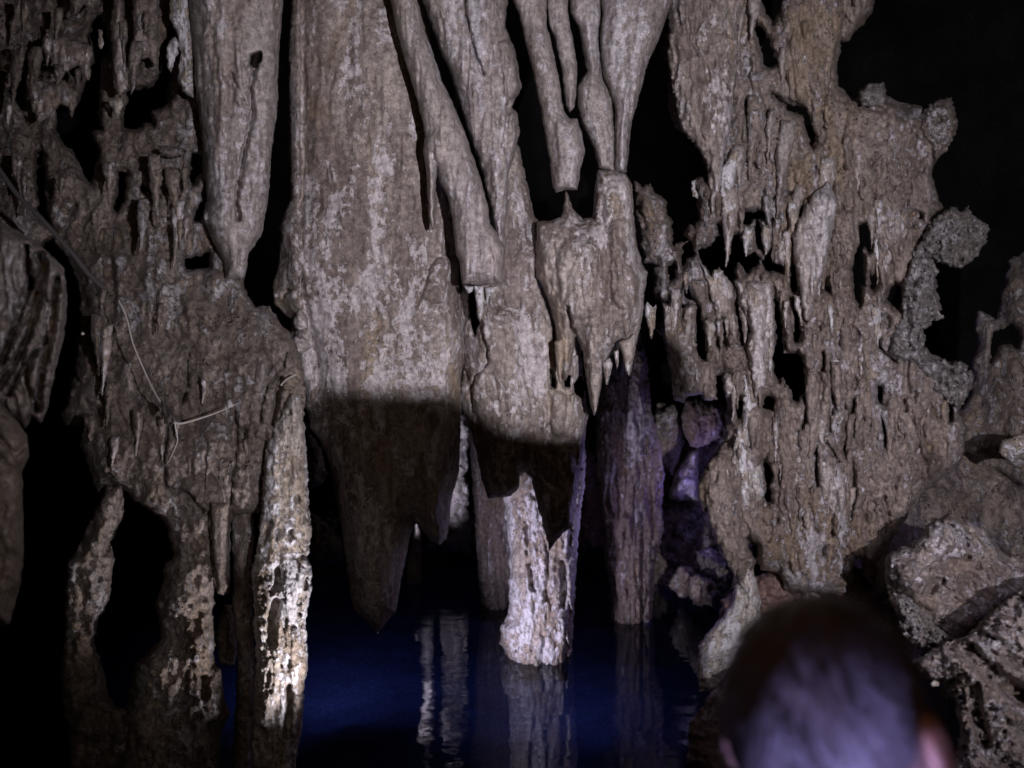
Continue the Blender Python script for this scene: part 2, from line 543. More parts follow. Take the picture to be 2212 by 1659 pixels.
def shadow_rock():
    """added unseen rock rib beside the camera, right of the frame; its ragged top is shaped to throw the big shadow"""
    prof = []
    for (x, y, D) in ((655, 872, 3.25), (690, 846, 3.2), (720, 838, 3.15), (850, 846, 3.12), (985, 850, 3.2), (1030, 885, 3.25), (1085, 926, 3.25), (1180, 938, 3.25), (1262, 934, 3.3), (1285, 905, 4.7), (1300, 760, 4.6), (1350, 715, 4.6), (1395, 760, 4.6), (1420, 930, 4.6), (1432, 1250, 4.6)):
        w = world(x, y, D)
        t = (0.40 - KL[1]) / (w[1] - KL[1])
        prof.append((KL[0] + t * (w[0] - KL[0]), KL[2] + t * (w[2] - KL[2])))
    prof = [(0.30, -0.05), (0.298, 1.20), (0.31, 1.36), (0.36, 1.385), (0.41, 1.40)] + prof + [(prof[-1][0] + 0.02, -0.05)]
    # resample the outline, then extrude with rough sides
    P2 = []
    for a, b in zip(prof[:-1], prof[1:]):
        n = max(1, int(math.hypot(b[0] - a[0], b[1] - a[1]) / 0.012))
        P2 += [(a[0] + (b[0] - a[0]) * k_ / n, a[1] + (b[1] - a[1]) * k_ / n) for k_ in range(n)]
    P2.append(prof[-1])
    cx = sum(p[0] for p in P2) / len(P2)
    cz = sum(p[1] for p in P2) / len(P2)
    rows = [(-0.0, 1.0), (0.03, 0.97), (0.06, 0.90), (0.075, 0.6), (0.08, 0.02)]
    rings = [(-d, f) for d, f in reversed(rows[1:])] + [rows[0]] + rows[1:]
    V, F = [], []
    for (dy, f) in rings:
        for (x, z) in P2:
            r = 0.012 * float(fbm(np.array([x * 9 + dy * 5]), np.array([z * 9]), 3, 3)[0]) * (1 if abs(dy) > 0.04 else 0.0)
            V.append((cx + (x - cx) * f, 0.40 + dy + r, cz + (z - cz) * f if z > 0 else z))
    n = len(P2)
    for a in range(len(rings) - 1):
        for b in range(n - 1):
            F.append((a * n + b, (a + 1) * n + b, (a + 1) * n + b + 1, a * n + b + 1))
    tag(mesh_obj('shadow_blocker_rock', V, F, M_wall), kind='structure')  # added out of view to block the key light


shadow_rock()

# ------------------------------------------------------------------ far shore and the rocks behind
FAR = 'boulders along the far shore of the pool'
far_list = [
    # outline, distance, words
    (P(0, (948, 1195), (950, 1100), (955, 980), (952, 880), (962, 800), (985, 780), (1005, 830), (1014, 920), (1010, 1000), (1014, 1100), (1016, 1195)), 6.2, 'ragged tall rock at the far shore in the gap right of the hanging column'),
    (P(0, (905, 1195), (908, 1100), (912, 980), (908, 880), (918, 790), (932, 800), (938, 900), (934, 1000), (940, 1195)), 6.0, 'slim pale rock at the far shore behind the hanging tip, glinting in the water'),
    (P(7, (1990, -30), (2060, 30), (2130, 90), (2210, 160), (2250, 260), (2200, 330), (2080, 345), (1990, 340)), 6.4, 'low dark violet boulder at the waterline right of the bright pillar'),
    (P(4, (1960, 1060), (2010, 1150), (2090, 1250), (2110, 1400), (2090, 1500), (2010, 1510), (1950, 1420)), 5.4, 'small bluish rock beside the right edge of the bright pillar'),
    (P(0, (1238, 1190), (1240, 1060), (1262, 960), (1285, 985), (1300, 1080), (1312, 1190)), 6.0, 'reddish pitted rock in the gap left of the violet column'),
    (P(0, (1410, 910), (1425, 885), (1452, 874), (1472, 876), (1482, 900), (1476, 950), (1470, 1000), (1455, 1038), (1436, 1026), (1418, 985)), 5.3, 'smooth egg shaped boulder with a pale stripe right of the violet column'),
    (P(13, (680, 560), (880, 540), (900, 640), (860, 740), (760, 770), (690, 690)), 5.8, 'small round tan boulder under the violet mound'),
    (P(13, (570, 960), (640, 850), (700, 880), (800, 860), (940, 900), (940, 960), (700, 990)), 5.7, 'flat purple slab with pale chips under the round tan boulder'),
    (P(13, (570, 1500), (590, 1330), (690, 1240), (830, 1240), (880, 1350), (860, 1520), (700, 1560)), 5.0, 'brown waterline boulder right of the violet column foot'),
    (P(13, (760, 1480), (790, 1340), (900, 1330), (1010, 1390), (1060, 1500), (1040, 1650), (860, 1660), (790, 1600)), 4.7, 'grey boulder with a pale left shoulder at the waterline'),
    (P(13, (840, 1080), (1010, 1050), (1130, 1150), (1220, 1300), (1220, 1460), (1110, 1520), (1020, 1400), (900, 1290)), 4.9, 'rough dark boulder leaning under the tapering curtain'),
]
for i, (pl, D, lab) in enumerate(far_list):
    rock('boulder', pl, D, 0.22, 45, M_red if i in (4, 7) else M_por if i in (0, 1, 10) else M_wall, lab, 'boulder', FAR, sp=4, fbms=((0.06, 30, 32, 5),), edge=6, edge_s=18)
rb = random.Random(3)
for i in range(34):
    x_ = rb.choice((rb.uniform(990, 1060), rb.uniform(1238, 1312), rb.uniform(672, 760), rb.uniform(1415, 1560), rb.uniform(840, 1000)))
    y_ = rb.uniform(1080, 1196)
    r_ = rb.uniform(9, 24)
    pl = [(x_ + r_ * (1 + rb.uniform(-0.35, 0.25)) * math.cos(a_), y_ + r_ * 0.8 * (1 + rb.uniform(-0.35, 0.25)) * math.sin(a_)) for a_ in [2 * math.pi * q / 9 for q in range(9)]]
    rock('stone', pl, 6.3 + (1196 - y_) / 160, 0.08, 16, M_red if rb.random() < 0.3 else M_wall, 'small dim stone heaped with others along the far shore', 'stone', 'stones heaped along the far shore', sp=3, edge=3, edge_s=10, fbms=((0.03, 14, 14, 4),))

rock('cave_wall', P(0, (1395, 1330), (1400, 1180), (1408, 1050), (1402, 930), (1425, 870), (1470, 860), (1530, 850), (1600, 900), (1640, 1000), (1640, 1250), (1600, 1400), (1500, 1380)), 5.75, 0.3, 60, M_wall, kind='structure', sp=4, edge=8, edge_s=30,
     fbms=((0.12, 50, 50, 6),), lobes=((20, 0.1, 8, 18, 30, 90),), back=0.5)
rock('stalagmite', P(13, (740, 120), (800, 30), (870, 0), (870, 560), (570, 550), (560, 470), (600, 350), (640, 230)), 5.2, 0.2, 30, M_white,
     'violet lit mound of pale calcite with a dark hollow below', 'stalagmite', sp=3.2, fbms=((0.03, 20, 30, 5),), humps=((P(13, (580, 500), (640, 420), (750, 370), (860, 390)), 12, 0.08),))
rock('stalagmite', P(12, (740, 1190), (830, 1120), (1000, 1150), (1150, 1200), (1150, 1420), (1110, 1560), (860, 1680), (790, 1660), (700, 1500), (690, 1340)), 5.0, 0.2, 35, M_curt,
     'violet fluted mound under the broken tan slab', 'stalagmite', sp=3.2, fbms=((0.02, 20, 30, 5),), ridges=((0.03, 9, 60, 3),))
rock('stalagmite', P(8, (425, 470), (415, 350), (430, 220), (470, 100), (490, 60), (510, 140), (520, 280), (520, 470)), 5.6, 0.09, 18, M_flow,
     'slim pale stalagmite standing in water behind the big hanging tip', 'stalagmite', sp=2.5, fbms=((0.015, 14, 30, 4),), edge=2)
rock('rock_column', P(0, (1010, 900), (1018, 1010), (1024, 1106), (1030, 1206), (1037, 1300), (1040, 1345), (1100, 1345), (1110, 1200), (1105, 1000), (1110, 900)), 5.05, 0.14, 40, M_curt,
     'reddish brown fluted column standing in the pool behind the white stalagmite', 'rock column', sp=3, fbms=((0.015, 20, 80, 4),), ridges=((0.03, 12, 160, 3),), edge=2)
rock('rock_column', P(0, (1300, 790), (1288, 900), (1290, 1053), (1300, 1106), (1307, 1206), (1320, 1293), (1318, 1370), (1412, 1370), (1410, 1340), (1415, 1215), (1434, 1150), (1430, 1090), (1436, 1030),
                      (1430, 975), (1408, 890), (1398, 786), (1384, 720), (1350, 700), (1320, 740)), 4.8, 0.2, 55, M_curt,
     'tall grey column with a violet streak rising from the pool behind the bulb', 'rock column', sp=3, fbms=((0.015, 20, 90, 5),), ridges=((0.035, 13, 200, 3),), edge=3,
     lobes=((26, 0.03, 5, 12, 40, 110),), grooves=((P(8, (1955, 0), (1945, 350), (1950, 740)), 5, 0.08),),
     humps=((P(5, (1740, 830), (1745, 1000), (1730, 1250), (1730, 1600)), 14, 0.03), (P(8, (1740, 60), (1770, 350), (1840, 600)), 12, 0.03), (P(8, (1850, 50), (1860, 200)), 8, 0.04)))
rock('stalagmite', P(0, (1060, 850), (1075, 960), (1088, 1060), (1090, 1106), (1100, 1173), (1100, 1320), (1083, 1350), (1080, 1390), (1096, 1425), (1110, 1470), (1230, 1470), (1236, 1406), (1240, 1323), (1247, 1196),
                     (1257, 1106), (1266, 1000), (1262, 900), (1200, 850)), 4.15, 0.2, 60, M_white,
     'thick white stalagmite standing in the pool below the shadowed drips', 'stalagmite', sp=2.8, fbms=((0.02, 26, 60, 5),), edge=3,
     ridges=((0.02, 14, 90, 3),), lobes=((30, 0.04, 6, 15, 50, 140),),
     grooves=((P(8, (1350, 270), (1340, 400), (1330, 560)), 9, 0.05), (P(8, (1440, 330), (1450, 480), (1440, 600)), 9, 0.06), (P(8, (1200, 60), (1220, 350), (1240, 500)), 8, 0.05)))

# ------------------------------------------------------------------ left side
rock('rock_column', P(4, (690, 1480), (620, 1640), 7, (560, 110), (500, 240), (430, 330), (420, 400), (410, 850), (380, 1050), (410, 1290), (440, 1450), (440, 1800), (900, 1800), (900, 1300), (730, 1250), (720, 1200),
                     (690, 1100), (650, 950), (612, 850), (640, 700), (710, 580), (720, 420), (742, 300), (722, 200), (770, 100), (800, 0), 4, (800, 1500)), 2.9, 0.14, 45, M_wall,
     'narrow dim grey rock strip standing behind the black gap at far left', 'rock column', sp=4, fbms=((0.05, 40, 50, 5),), edge=4)

wall_out = P(0, (-420, -190), (560, -190), (560, 300), (530, 480), 4, (1590, 60), (1580, 170), (1640, 330), (1755, 330), 0, (600, 690), (640, 740), (655, 800), (660, 850), (655, 900), (648, 950), (600, 985), (575, 1050),
             (560, 1110), (505, 1115), (498, 1140), (495, 1283), (480, 1288), 7, (1390, 480), (1385, 700), (1390, 900), (1395, 980), (1440, 1040), (1450, 1150), (1465, 1250), (1485, 1310), (1460, 1390), (1440, 1430),
             (1420, 1659), (1420, 1850), (700, 1850), (740, 1600), (735, 1420), (745, 1330), (830, 1240), (830, 1130), (870, 990), (940, 930), (1000, 860), (1040, 820), (1030, 700), (1010, 620), (1020, 560), (1060, 450),
             (1060, 350), (1120, 290), (1110, 200), (1060, 60), (980, 0), 4, (900, 1610), (800, 1530), (720, 1500), (640, 1560), (600, 1480), (560, 1340), (510, 1250), (520, 1120), (430, 1100), (390, 1050), (450, 850),
             (500, 600), (520, 280), (490, 150), (420, 0), 0, (110, 520), (60, 560), (-420, 600))
wall_holes = [
    P(1, (600, 150), (640, 110), (690, 160), (712, 350), (650, 400), (650, 560), (640, 620), (640, 760), (655, 830), (580, 870), (640, 980), (610, 1130), (580, 1190), (540, 1130), (480, 980), (420, 950), (370, 860), (380, 690),
      (430, 690), (460, 770), (500, 680), (560, 540), (610, 400), (590, 250)),
    P(1, (50, 590), (110, 550), (150, 500), (165, 560), (150, 640), (170, 680), (120, 650)),
    P(1, (830, 600), (1000, 560), (1045, 470), (1075, 260), (1130, 215), (1095, 300), (1075, 440), (1120, 470), (1110, 640), (1060, 690), (980, 720), (990, 810), (930, 800), (870, 840), (800, 830), (810, 700)),
    P(1, (1250, 1000), (1310, 1010), (1310, 1100), (1250, 1200), (1230, 1150)),
    P(1, (1260, 1380), (1330, 1300), (1330, 1240), (1310, 1430), (1260, 1440)),
    P(4, (1200, 30), (1360, -20), (1355, 80), (1210, 90)),
    P(16, (1240, 200), (1310, 210), (1290, 480), (1230, 610), (1185, 570), (1230, 400)),
    P(16, (400, 0), (440, 0), (470, 500), (500, 700), (560, 820), (400, 660), (395, 300)),
    P(16, (1480, 370), (1560, 390), (1620, 455), (1520, 430)),
]
W_G = [
    (P(16, (790, 540), (740, 640), (670, 820), (650, 900)), 5, 0.06), (P(16, (1050, 480), (960, 590), (890, 720)), 5, 0.06), (P(16, (950, 740), (890, 900), (930, 1040)), 4, 0.05), (P(16, (1070, 820), (1030, 980)), 6, 0.06),
    (P(16, (1200, 620), (1170, 900), (1150, 1020)), 4, 0.05), (P(4, (995, 100), (1000, 160)), 5, 0.06), (P(4, (1020, 225), (1015, 290)), 5, 0.06), (P(4, (1365, 180), (1365, 240)), 4, 0.05),
    (P(4, (1190, 340), (1130, 430)), 3, 0.04), (P(4, (1480, 260), (1480, 345), (1410, 390), (1380, 470)), 3, 0.05), (P(4, (1520, 250), (1500, 340)), 3, 0.04),
    (P(4, (1690, 340), (1660, 470), (1570, 490)), 3, 0.04), (P(4, (1790, 560), (1790, 700), (1740, 740)), 3, 0.04), (P(4, (1860, 630), (1840, 720), (1740, 830), (1700, 960), (1690, 1080)), 4, 0.07),
    (P(4, (1820, 800), (1800, 900), (1770, 1090)), 9, 0.12), (P(4, (1840, 860), (1930, 855)), 4, 0.06), (P(4, (1240, 590), (1220, 690), (1215, 850), (1190, 940)), 4, 0.06), (P(4, (1300, 640), (1290, 780), (1260, 920)), 3, 0.05),
    (P(4, (930, 750), (870, 930), (900, 970), (860, 990)), 4, 0.05), (P(4, (1370, 830), (1390, 930), (1330, 980), (1290, 1080)), 3, 0.04), (P(4, (1090, 1110), (1080, 1200), (1065, 1350), (1080, 1500), (1220, 1540), (1320, 1659)), 5, 0.08),
    (P(4, (1150, 1100), (1150, 1200), (1080, 1350)), 3, 0.04), (P(4, (1520, 1010), (1540, 1150), (1530, 1370), (1505, 1400), (1500, 1620)), 4, 0.07), (P(4, (1250, 1220), (1240, 1470)), 3, 0.04), (P(4, (1730, 1110), (1715, 1350)), 3, 0.05),
    (P(4, (1895, 880), (1880, 1200), (1900, 1350)), 3, 0.05), (P(4, (1590, 1130), (1585, 1190)), 6, 0.07), (P(4, (720, 960), (700, 1080), (670, 1120)), 4, 0.05), (P(4, (700, 1310), (720, 1500)), 5, 0.06),
    (P(7, (1350, 0), (1370, 300), (1390, 500)), 4, 0.08), (P(7, (1210, 1050), (1205, 1180)), 4, 0.05), (P(7, (1130, 750), (1140, 900)), 4, 0.03), (P(4, (1190, 900), (1180, 950)), 6, 0.07), (P(4, (560, 150), (530, 200)), 4, 0.05),
    (P(7, (1320, 1080), (1330, 1190)), 14, 0.06), (P(7, (1270, 1320), (1300, 1330)), 9, 0.04), (P(7, (1460, 1360), (1450, 1400)), 7, 0.05),
    (P(7, (870, 1430), (890, 1659)), 6, 0.05), (P(7, (1250, 1330), (1250, 1520)), 4, 0.03),
    (P(4, (700, 30), (720, 250), (700, 480)), 17, 0.07),  # broad groove carved in where a stalactite's shadow lies
    (P(1, (270, 950), (260, 1150), (280, 1380), (330, 1500)), 5, 0.07), (P(1, (380, 900), (370, 1000)), 3, 0.05), (P(1, (740, 1080), (830, 1110)), 4, 0.05), (P(1, (900, 1100), (970, 1110)), 5, 0.05), (P(1, (1020, 960), (1130, 960), (1190, 900)), 4, 0.05),
    (P(1, (1190, 980), (1170, 1130)), 6, 0.06), (P(1, (1240, 1230), (1250, 1200)), 5, 0.06), (P(1, (1200, 600), (1170, 690)), 4, 0.05), (P(1, (270, 350), (240, 480), (260, 540)), 8, 0.05), (P(1, (640, 20), (640, 40)), 6, 0.05),
    (P(1, (380, 60), (440, 90)), 12, 0.06), (P(1, (300, 200), (380, 210)), 6, 0.05), (P(1, (440, 330), (460, 450)), 6, 0.04)]
wall_l = rock('cave_wall', wall_out, 3.0, 0.22, 60, M_wall, kind='structure', holes=wall_holes, sp=3.6, edge=4, edge_s=18, tilt=(-0.4, -0.26),
     fbms=((0.05, 80, 110, 6), (0.014, 14, 20, 4)), ridges=((0.010, 30, 100, 3),), lobes=((110, 0.03, 5, 14, 30, 130), (90, 0.035, 12, 30, 50, 160)), pits=((110, 0.03, 3, 8, 1.5),), grooves=W_G)

rock('stalactite', P(1, (1215, -570), (1220, 0), (1245, 250), (1270, 600), (1310, 900), (1332, 1150), (1345, 1300), (1320, 1400), (1355, 1520), (1420, 1640), 4, (1450, 60), (1460, 150), (1585, 150), (1600, 60), (1610, -20), 1,
                    (1690, 1540), (1740, 1280), (1762, 950), (1795, 770), (1805, 400), (1835, 0), (1860, -570)), 2.86, 0.16, 45, M_smooth,
     'broad smooth brown stalactite with a long crevice, left of the black slit', 'stalactite', sp=3.4, edge=2, fbms=((0.012, 40, 160, 4), (0.005, 10, 20, 3)), ridges=((0.01, 20, 240, 2),),
     holes=[P(1, (1630, 360), (1690, 340), (1700, 370), (1660, 450), (1620, 420))], hole_r=6, humps=((P(1, (1440, 0), (1440, 300), (1455, 600), (1450, 930)), 12, 0.02), (P(1, (1540, 300), (1550, 560), (1550, 660)), 8, 0.025), (P(1, (1350, 0), (1400, 200), (1420, 500)), 9, 0.015)),
     grooves=((P(1, (1660, 420), (1625, 560), (1640, 760), (1590, 950), (1550, 1150), (1535, 1330), (1550, 1420)), 8, 0.09), (P(1, (1500, 480), (1570, 640), (1600, 700)), 5, 0.03), (P(1, (1335, 1320), (1350, 1550)), 4, 0.03)))

LS = 'ribs and drips on the upper left wall'
left_list = [
    (P(1, (725, -570), (735, 0), (715, 150), (725, 300), (735, 560), (770, 625), (835, 585), (815, 350), (805, 0), (800, -570)), 0.06, M_flow, 'rounded tan rib left of the dripping brown panel high on the left wall'),
    (P(1, (855, -570), (858, 0), (865, 330), (900, 400), (960, 370), (1000, 445), (1022, 420), (1030, 0), (1030, -570)), 0.05, M_wall, 'brown panel with two blunt drips above the ragged hole in the left wall'),
    (P(1, (1095, -570), (1100, 120), (1140, 220), (1170, 330), (1150, 520), (1180, 600), (1255, 640), (1255, 300), (1225, 0), (1225, -570)), 0.06, M_white, 'pale grey curtain edge beside the broad smooth stalactite'),
    (P(1, (1075, 330), (1100, 260), (1135, 235), (1160, 275), (1160, 340), (1130, 400), (1110, 475), (1080, 440)), 0.04, M_white, 'pale tongue shaped drip hanging in the curled hole'),
    (P(1, (165, 520), (220, 500), (300, 540), (420, 520), (500, 600), (495, 680), (465, 770), (430, 690), (390, 680), (330, 760), (240, 800), (180, 640)), 0.07, M_curt, 'knobbly tan mass ending in a short pale point inside the tall black hole'),
    (P(1, (290, 240), (360, 230), (560, 280), (600, 300), (585, 520), (540, 500), (500, 420), (440, 470), (330, 430)), 0.05, M_flow, 'cluster of short pale drips left of the tall black hole'),
    (P(1, (445, -570), (440, 0), (460, 100), (500, 110), (540, 30), (600, 60), (640, 20), (640, -570)), 0.05, M_wall, 'stubby ribs at the top left edge of the picture'),
    (P(1, (635, 190), (665, 190), (668, 300), (650, 322), (638, 300)), 0.02, M_white, 'single small pale drip hanging inside the top of the black hole'),
    (P(1, (700, 650), (790, 640), (800, 690), (770, 760), (730, 720)), 0.03, M_white, 'small pale pointed drip at the left rim of the ragged hole'),
    (P(1, (1015, 965), (1100, 950), (1190, 960), (1195, 1010), (1110, 1030), (1050, 1010)), 0.04, M_wall, 'small flat brown shelf stone below the ragged hole'),
    (P(4, (1905, 400), (1940, 340), (2000, 400), (2000, 480), (1930, 490), (1905, 460)), 0.05, M_flow, 'tan lump on the edge of the big column, above the other lump'),
    (P(4, (1885, 600), (1910, 520), (1990, 540), (2020, 600), (1960, 630), (1900, 640)), 0.05, M_flow, 'ochre lump on the edge of the big column, below the other lump'),
]
for i, (pl, T, mat, lab) in enumerate(left_list):
    last = lab.split()[-1]
    nm = 'boulder' if 'lump' in lab or 'stone' in lab else 'stalactite'
    rock(nm, pl, 2.88 if i < 10 else 3.05, T, 20, mat, lab, 'rock lump' if nm == 'boulder' else 'stalactite', LS, sp=2.8, edge=2.5, edge_s=14, fbms=((0.016, 22, 45, 5),), ridges=((0.008, 14, 90, 2),), rel_fade=6)

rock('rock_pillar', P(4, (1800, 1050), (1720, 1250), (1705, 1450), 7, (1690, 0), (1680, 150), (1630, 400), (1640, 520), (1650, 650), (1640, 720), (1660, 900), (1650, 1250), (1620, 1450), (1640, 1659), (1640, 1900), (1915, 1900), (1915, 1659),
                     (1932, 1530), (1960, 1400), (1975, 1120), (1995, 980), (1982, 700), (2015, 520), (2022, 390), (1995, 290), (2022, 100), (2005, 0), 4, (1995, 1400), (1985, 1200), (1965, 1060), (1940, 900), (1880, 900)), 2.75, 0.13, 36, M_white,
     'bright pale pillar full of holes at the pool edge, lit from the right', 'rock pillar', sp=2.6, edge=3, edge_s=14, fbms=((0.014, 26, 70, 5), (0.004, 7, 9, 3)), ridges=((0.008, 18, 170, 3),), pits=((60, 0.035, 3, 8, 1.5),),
     lobes=((30, 0.02, 4, 9, 40, 120),),
     grooves=((P(7, (1790, 590), (1760, 700), (1765, 840)), 15, 0.09), (P(7, (1870, 1140), (1880, 1250), (1860, 1450)), 12, 0.1), (P(7, (1740, 80), (1700, 180)), 14, 0.06), (P(7, (1795, 120), (1795, 170)), 7, 0.05), (P(7, (1885, 130), (1890, 160)), 7, 0.07),
              (P(7, (1800, 380), (1800, 480)), 12, 0.05), (P(7, (1985, 430), (1985, 500)), 5, 0.06), (P(7, (1940, 660), (1945, 670)), 5, 0.07), (P(7, (1690, 1420), (1740, 1580)), 14, 0.05), (P(7, (1660, 1480), (1680, 1620)), 8, 0.06)))
rock('rock_column', P(7, (1500, -60), (1640, -60), (1640, 400), (1640, 700), (1660, 1000), (1650, 1300), (1640, 1900), (1500, 1900), (1510, 1500), (1540, 900), (1510, 700), (1505, 300)), 2.95, 0.1, 26, M_wall,
     'dark narrow column close behind the left side of the bright pillar', 'rock column', sp=3.5, fbms=((0.02, 24, 70, 4),))
rock('stalactite', P(7, (1365, -60), (1480, -60), (1470, 200), (1452, 540), (1405, 530), (1390, 400), (1370, 150)), 2.72, 0.05, 14, M_wall,
     'thin flat brown stalactite with a square lower end beside the dark slot', 'stalactite', sp=2.8, fbms=((0.008, 16, 60, 4),), edge=1.5)
rock('boulder', P(7, (1390, 800), (1450, 600), (1500, 600), (1540, 880), (1520, 1000), (1420, 980)), 3.6, 0.1, 20, M_white, 'small violet stone seen in the slot left of the bright pillar', 'boulder', sp=3, fbms=((0.03, 20, 20, 4),))

LC = [(P(4, (200, 150), (130, 350), (60, 560), (20, 680)), 12, 0.16), (P(4, (260, 250), (190, 500), (130, 640), (30, 800), (0, 850)), 12, 0.16), (P(4, (370, 150), (340, 480), (270, 760), (250, 1000)), 12, 0.16),
      (P(4, (250, 0), (290, 60), (230, 190), (150, 420)), 15, 0.16), (P(4, (310, 300), (290, 560), (180, 680), (170, 800), (230, 1000)), 8, 0.16), (P(16, (280, 980), (300, 1250), (330, 1400)), 8, 0.16), (P(4, (60, 900), (150, 700)), 8, 0.16)]
rock('rock_curtain', P(0, (-420, 500), (0, 478), (60, 512), (105, 545), (138, 580), (146, 640), (140, 720), (120, 800), (104, 880), (88, 918), (70, 900), (55, 925), (0, 880), (-420, 900)), 2.0, 0.12, 30, M_smooth,
     'dim fluted rock curtain with deep dark folds at the left edge', 'rock curtain', sp=4, fbms=((0.012, 40, 80, 4),), ridges=((0.02, 22, 160, 2),), grooves=LC, edge=2)
rock('boulder', P(0, (-420, 880), (0, 868), (30, 900), (58, 940), (62, 985), (48, 1020), (50, 1090), (53, 1180), (45, 1260), (20, 1350), (-420, 1400)), 1.9, 0.14, 40, M_smooth,
     'dim brown rounded rock under the fluted curtain at the left edge', 'boulder', sp=4.5, fbms=((0.02, 40, 50, 4),), grooves=((P(4, (0, 1180), (100, 1290), (190, 1200)), 7, 0.05),), edge=2)

# ------------------------------------------------------------------ the big central formations
main_out = P(0, (622, -190), (622, 0), (618, 110), (620, 270), (623, 430), (600, 490), (602, 560), (588, 620), (592, 660), (628, 690), (627, 753), (640, 786), (650, 826), (655, 875), (664, 890), (668, 920), (692, 953),
             (712, 1010), (728, 1090), (745, 1200), (757, 1290), (765, 1322), (790, 1340), (806, 1357), (815, 1367), (824, 1357), (836, 1344), (855, 1322), (862, 1280), (878, 1200), (888, 1150), (897, 1128), (915, 1150), (930, 1168),
             (948, 1178), (965, 1165), (973, 1100), (980, 1060), (992, 1020), (995, 950), (996, 880), (994, 830), (1003, 780), (1004, 720), (996, 660), (990, 600), (1000, 520), (1000, 440), (970, 280), (930, 100), (900, -190))
main = rock('flowstone_column', main_out, 3.35, 0.24, 110, M_flow, 'huge tan flowstone column in the middle tapering to a dark hanging tip', 'flowstone', sp=3.2, edge=1.5,
            fbms=((0.03, 120, 260, 4), (0.010, 22, 60, 4), (0.003, 6, 9, 3)), ridges=((0.006, 28, 320, 2),), pits=((26, 0.012, 3, 7, 1.3),), lobes=((34, 0.010, 5, 14, 60, 240),),
            grooves=((P(0, (652, -190), (656, 200), (652, 400), (650, 600), (684, 790)), 9, 0.03), (P(5, (560, 110), (520, 230), (490, 310)), 5, 0.03), (P(0, (590, 640), (640, 620), (655, 600)), 6, 0.04),
                     (P(4, (1830, 270), (1870, 220)), 6, 0.06), (P(4, (1960, 150), (1940, 260)), 4, 0.06)),
            humps=((P(0, (636, -190), (634, 200), (636, 420)), 16, 0.05), (P(0, (945, 620), (965, 590)), 38, 0.06), (P(0, (650, 690), (652, 780), (668, 860)), 15, 0.05), (P(0, (628, 500), (640, 600)), 20, 0.04),
                   (P(0, (940, 900), (950, 1080), (948, 1160)), 26, 0.06), (P(0, (880, 300), (880, 390)), 14, 0.02)))

ST = 'stalactites fanning out from the ceiling at the centre'
rock('stalactite', P(2, (300, -570), (320, 0), (360, 200), (430, 450), (490, 650), (530, 800), (545, 880), (530, 960), (545, 1080), (555, 1200), (570, 1430), (590, 1492), (603, 1480), (610, 1300), (618, 1085), (640, 1180), (690, 1280), (720, 1420),
                    (745, 1659), 5, (765, 30), (782, 185), (900, 190), (1045, 180), (1050, 60), 2, (1060, 1600), (1000, 1500), (965, 1450), (950, 1330), (900, 1150), (850, 1000), (790, 830), (730, 680), (650, 520), (580, 300), (530, 180), (490, 0), (430, -570)), 3.0, 0.12, 38, M_smooth,
     'long slanting stalactite with a flat cut end and a thin side finger', 'stalactite', ST, sp=2.8, edge=1.2, fbms=((0.010, 40, 160, 4), (0.004, 9, 30, 3)), ridges=((0.008, 16, 260, 2),), lobes=((18, 0.010, 4, 9, 60, 220),), pits=((8, 0.01, 2.5, 5, 1.5),),
     grooves=((P(5, (975, 0), (985, 100), (990, 175)), 4, 0.03), (P(2, (620, 1085), (590, 1000)), 5, 0.02)), humps=((P(5, (780, 185), (900, 190), (1040, 178)), 4, 0.02),))
rock('stalactite', P(2, (460, -570), (525, 0), (580, 150), (640, 330), (700, 450), (760, 640), (800, 800), (870, 990), (920, 1150), (965, 1350), (985, 1500), (990, 1700), 5, (985, 180), (1060, 165), 2, (1062, 1659), (1065, 1450), (1080, 1370), (1085, 1130),
                    (1120, 1000), (1160, 850), (1140, 730), (1100, 695), (1170, 580), (1130, 330), (1060, 180), (1080, 0), (1060, -570)), 3.14, 0.14, 48, M_smooth,
     'wide slanting stalactite with a ragged right edge beside the black gap', 'stalactite', ST, sp=2.8, edge=2, fbms=((0.02, 40, 130, 5), (0.005, 9, 24, 3)), ridges=((0.012, 18, 220, 2),), lobes=((20, 0.014, 5, 11, 60, 220),),
     grooves=((P(2, (790, -200), (810, 100), (850, 270), (890, 400), (920, 480)), 5, 0.07), (P(2, (1090, 450), (1080, 750), (1050, 950)), 5, 0.03)), humps=((P(2, (1100, 600), (1080, 450), (1060, 300)), 14, 0.04),))
rock('stalactite', P(2, (1090, -570), (1110, 0), (1150, 90), (1190, 260), (1240, 470), (1290, 700), (1330, 930), (1360, 1100), (1370, 1210), (1390, 1250), (1460, 1235), (1530, 1235), (1550, 1100), (1580, 980), (1562, 880), (1530, 770), (1480, 770),
                    (1440, 720), (1410, 500), (1360, 280), (1330, 160), (1330, 0), (1330, -570)), 3.1, 0.1, 34, M_smooth,
     'pale blunt stalactite with a square end hanging over the thin spike', 'stalactite', ST, sp=2.8, edge=1.5, fbms=((0.012, 30, 110, 4), (0.004, 8, 20, 3)), humps=((P(2, (1460, 830), (1480, 1000), (1450, 1180)), 26, 0.03),))
rock('stalactite', P(2, (1320, -570), (1330, 0), (1340, 150), (1380, 250), (1430, 480), (1452, 690), (1480, 735), (1512, 700), (1525, 600), (1530, 430), (1500, 250), (1470, 100), (1470, -570)), 3.16, 0.07, 22, M_smooth,
     'slim short stalactite hanging right of the pale blunt one', 'stalactite', ST, sp=2.6, edge=1.5, fbms=((0.012, 26, 100, 4),))
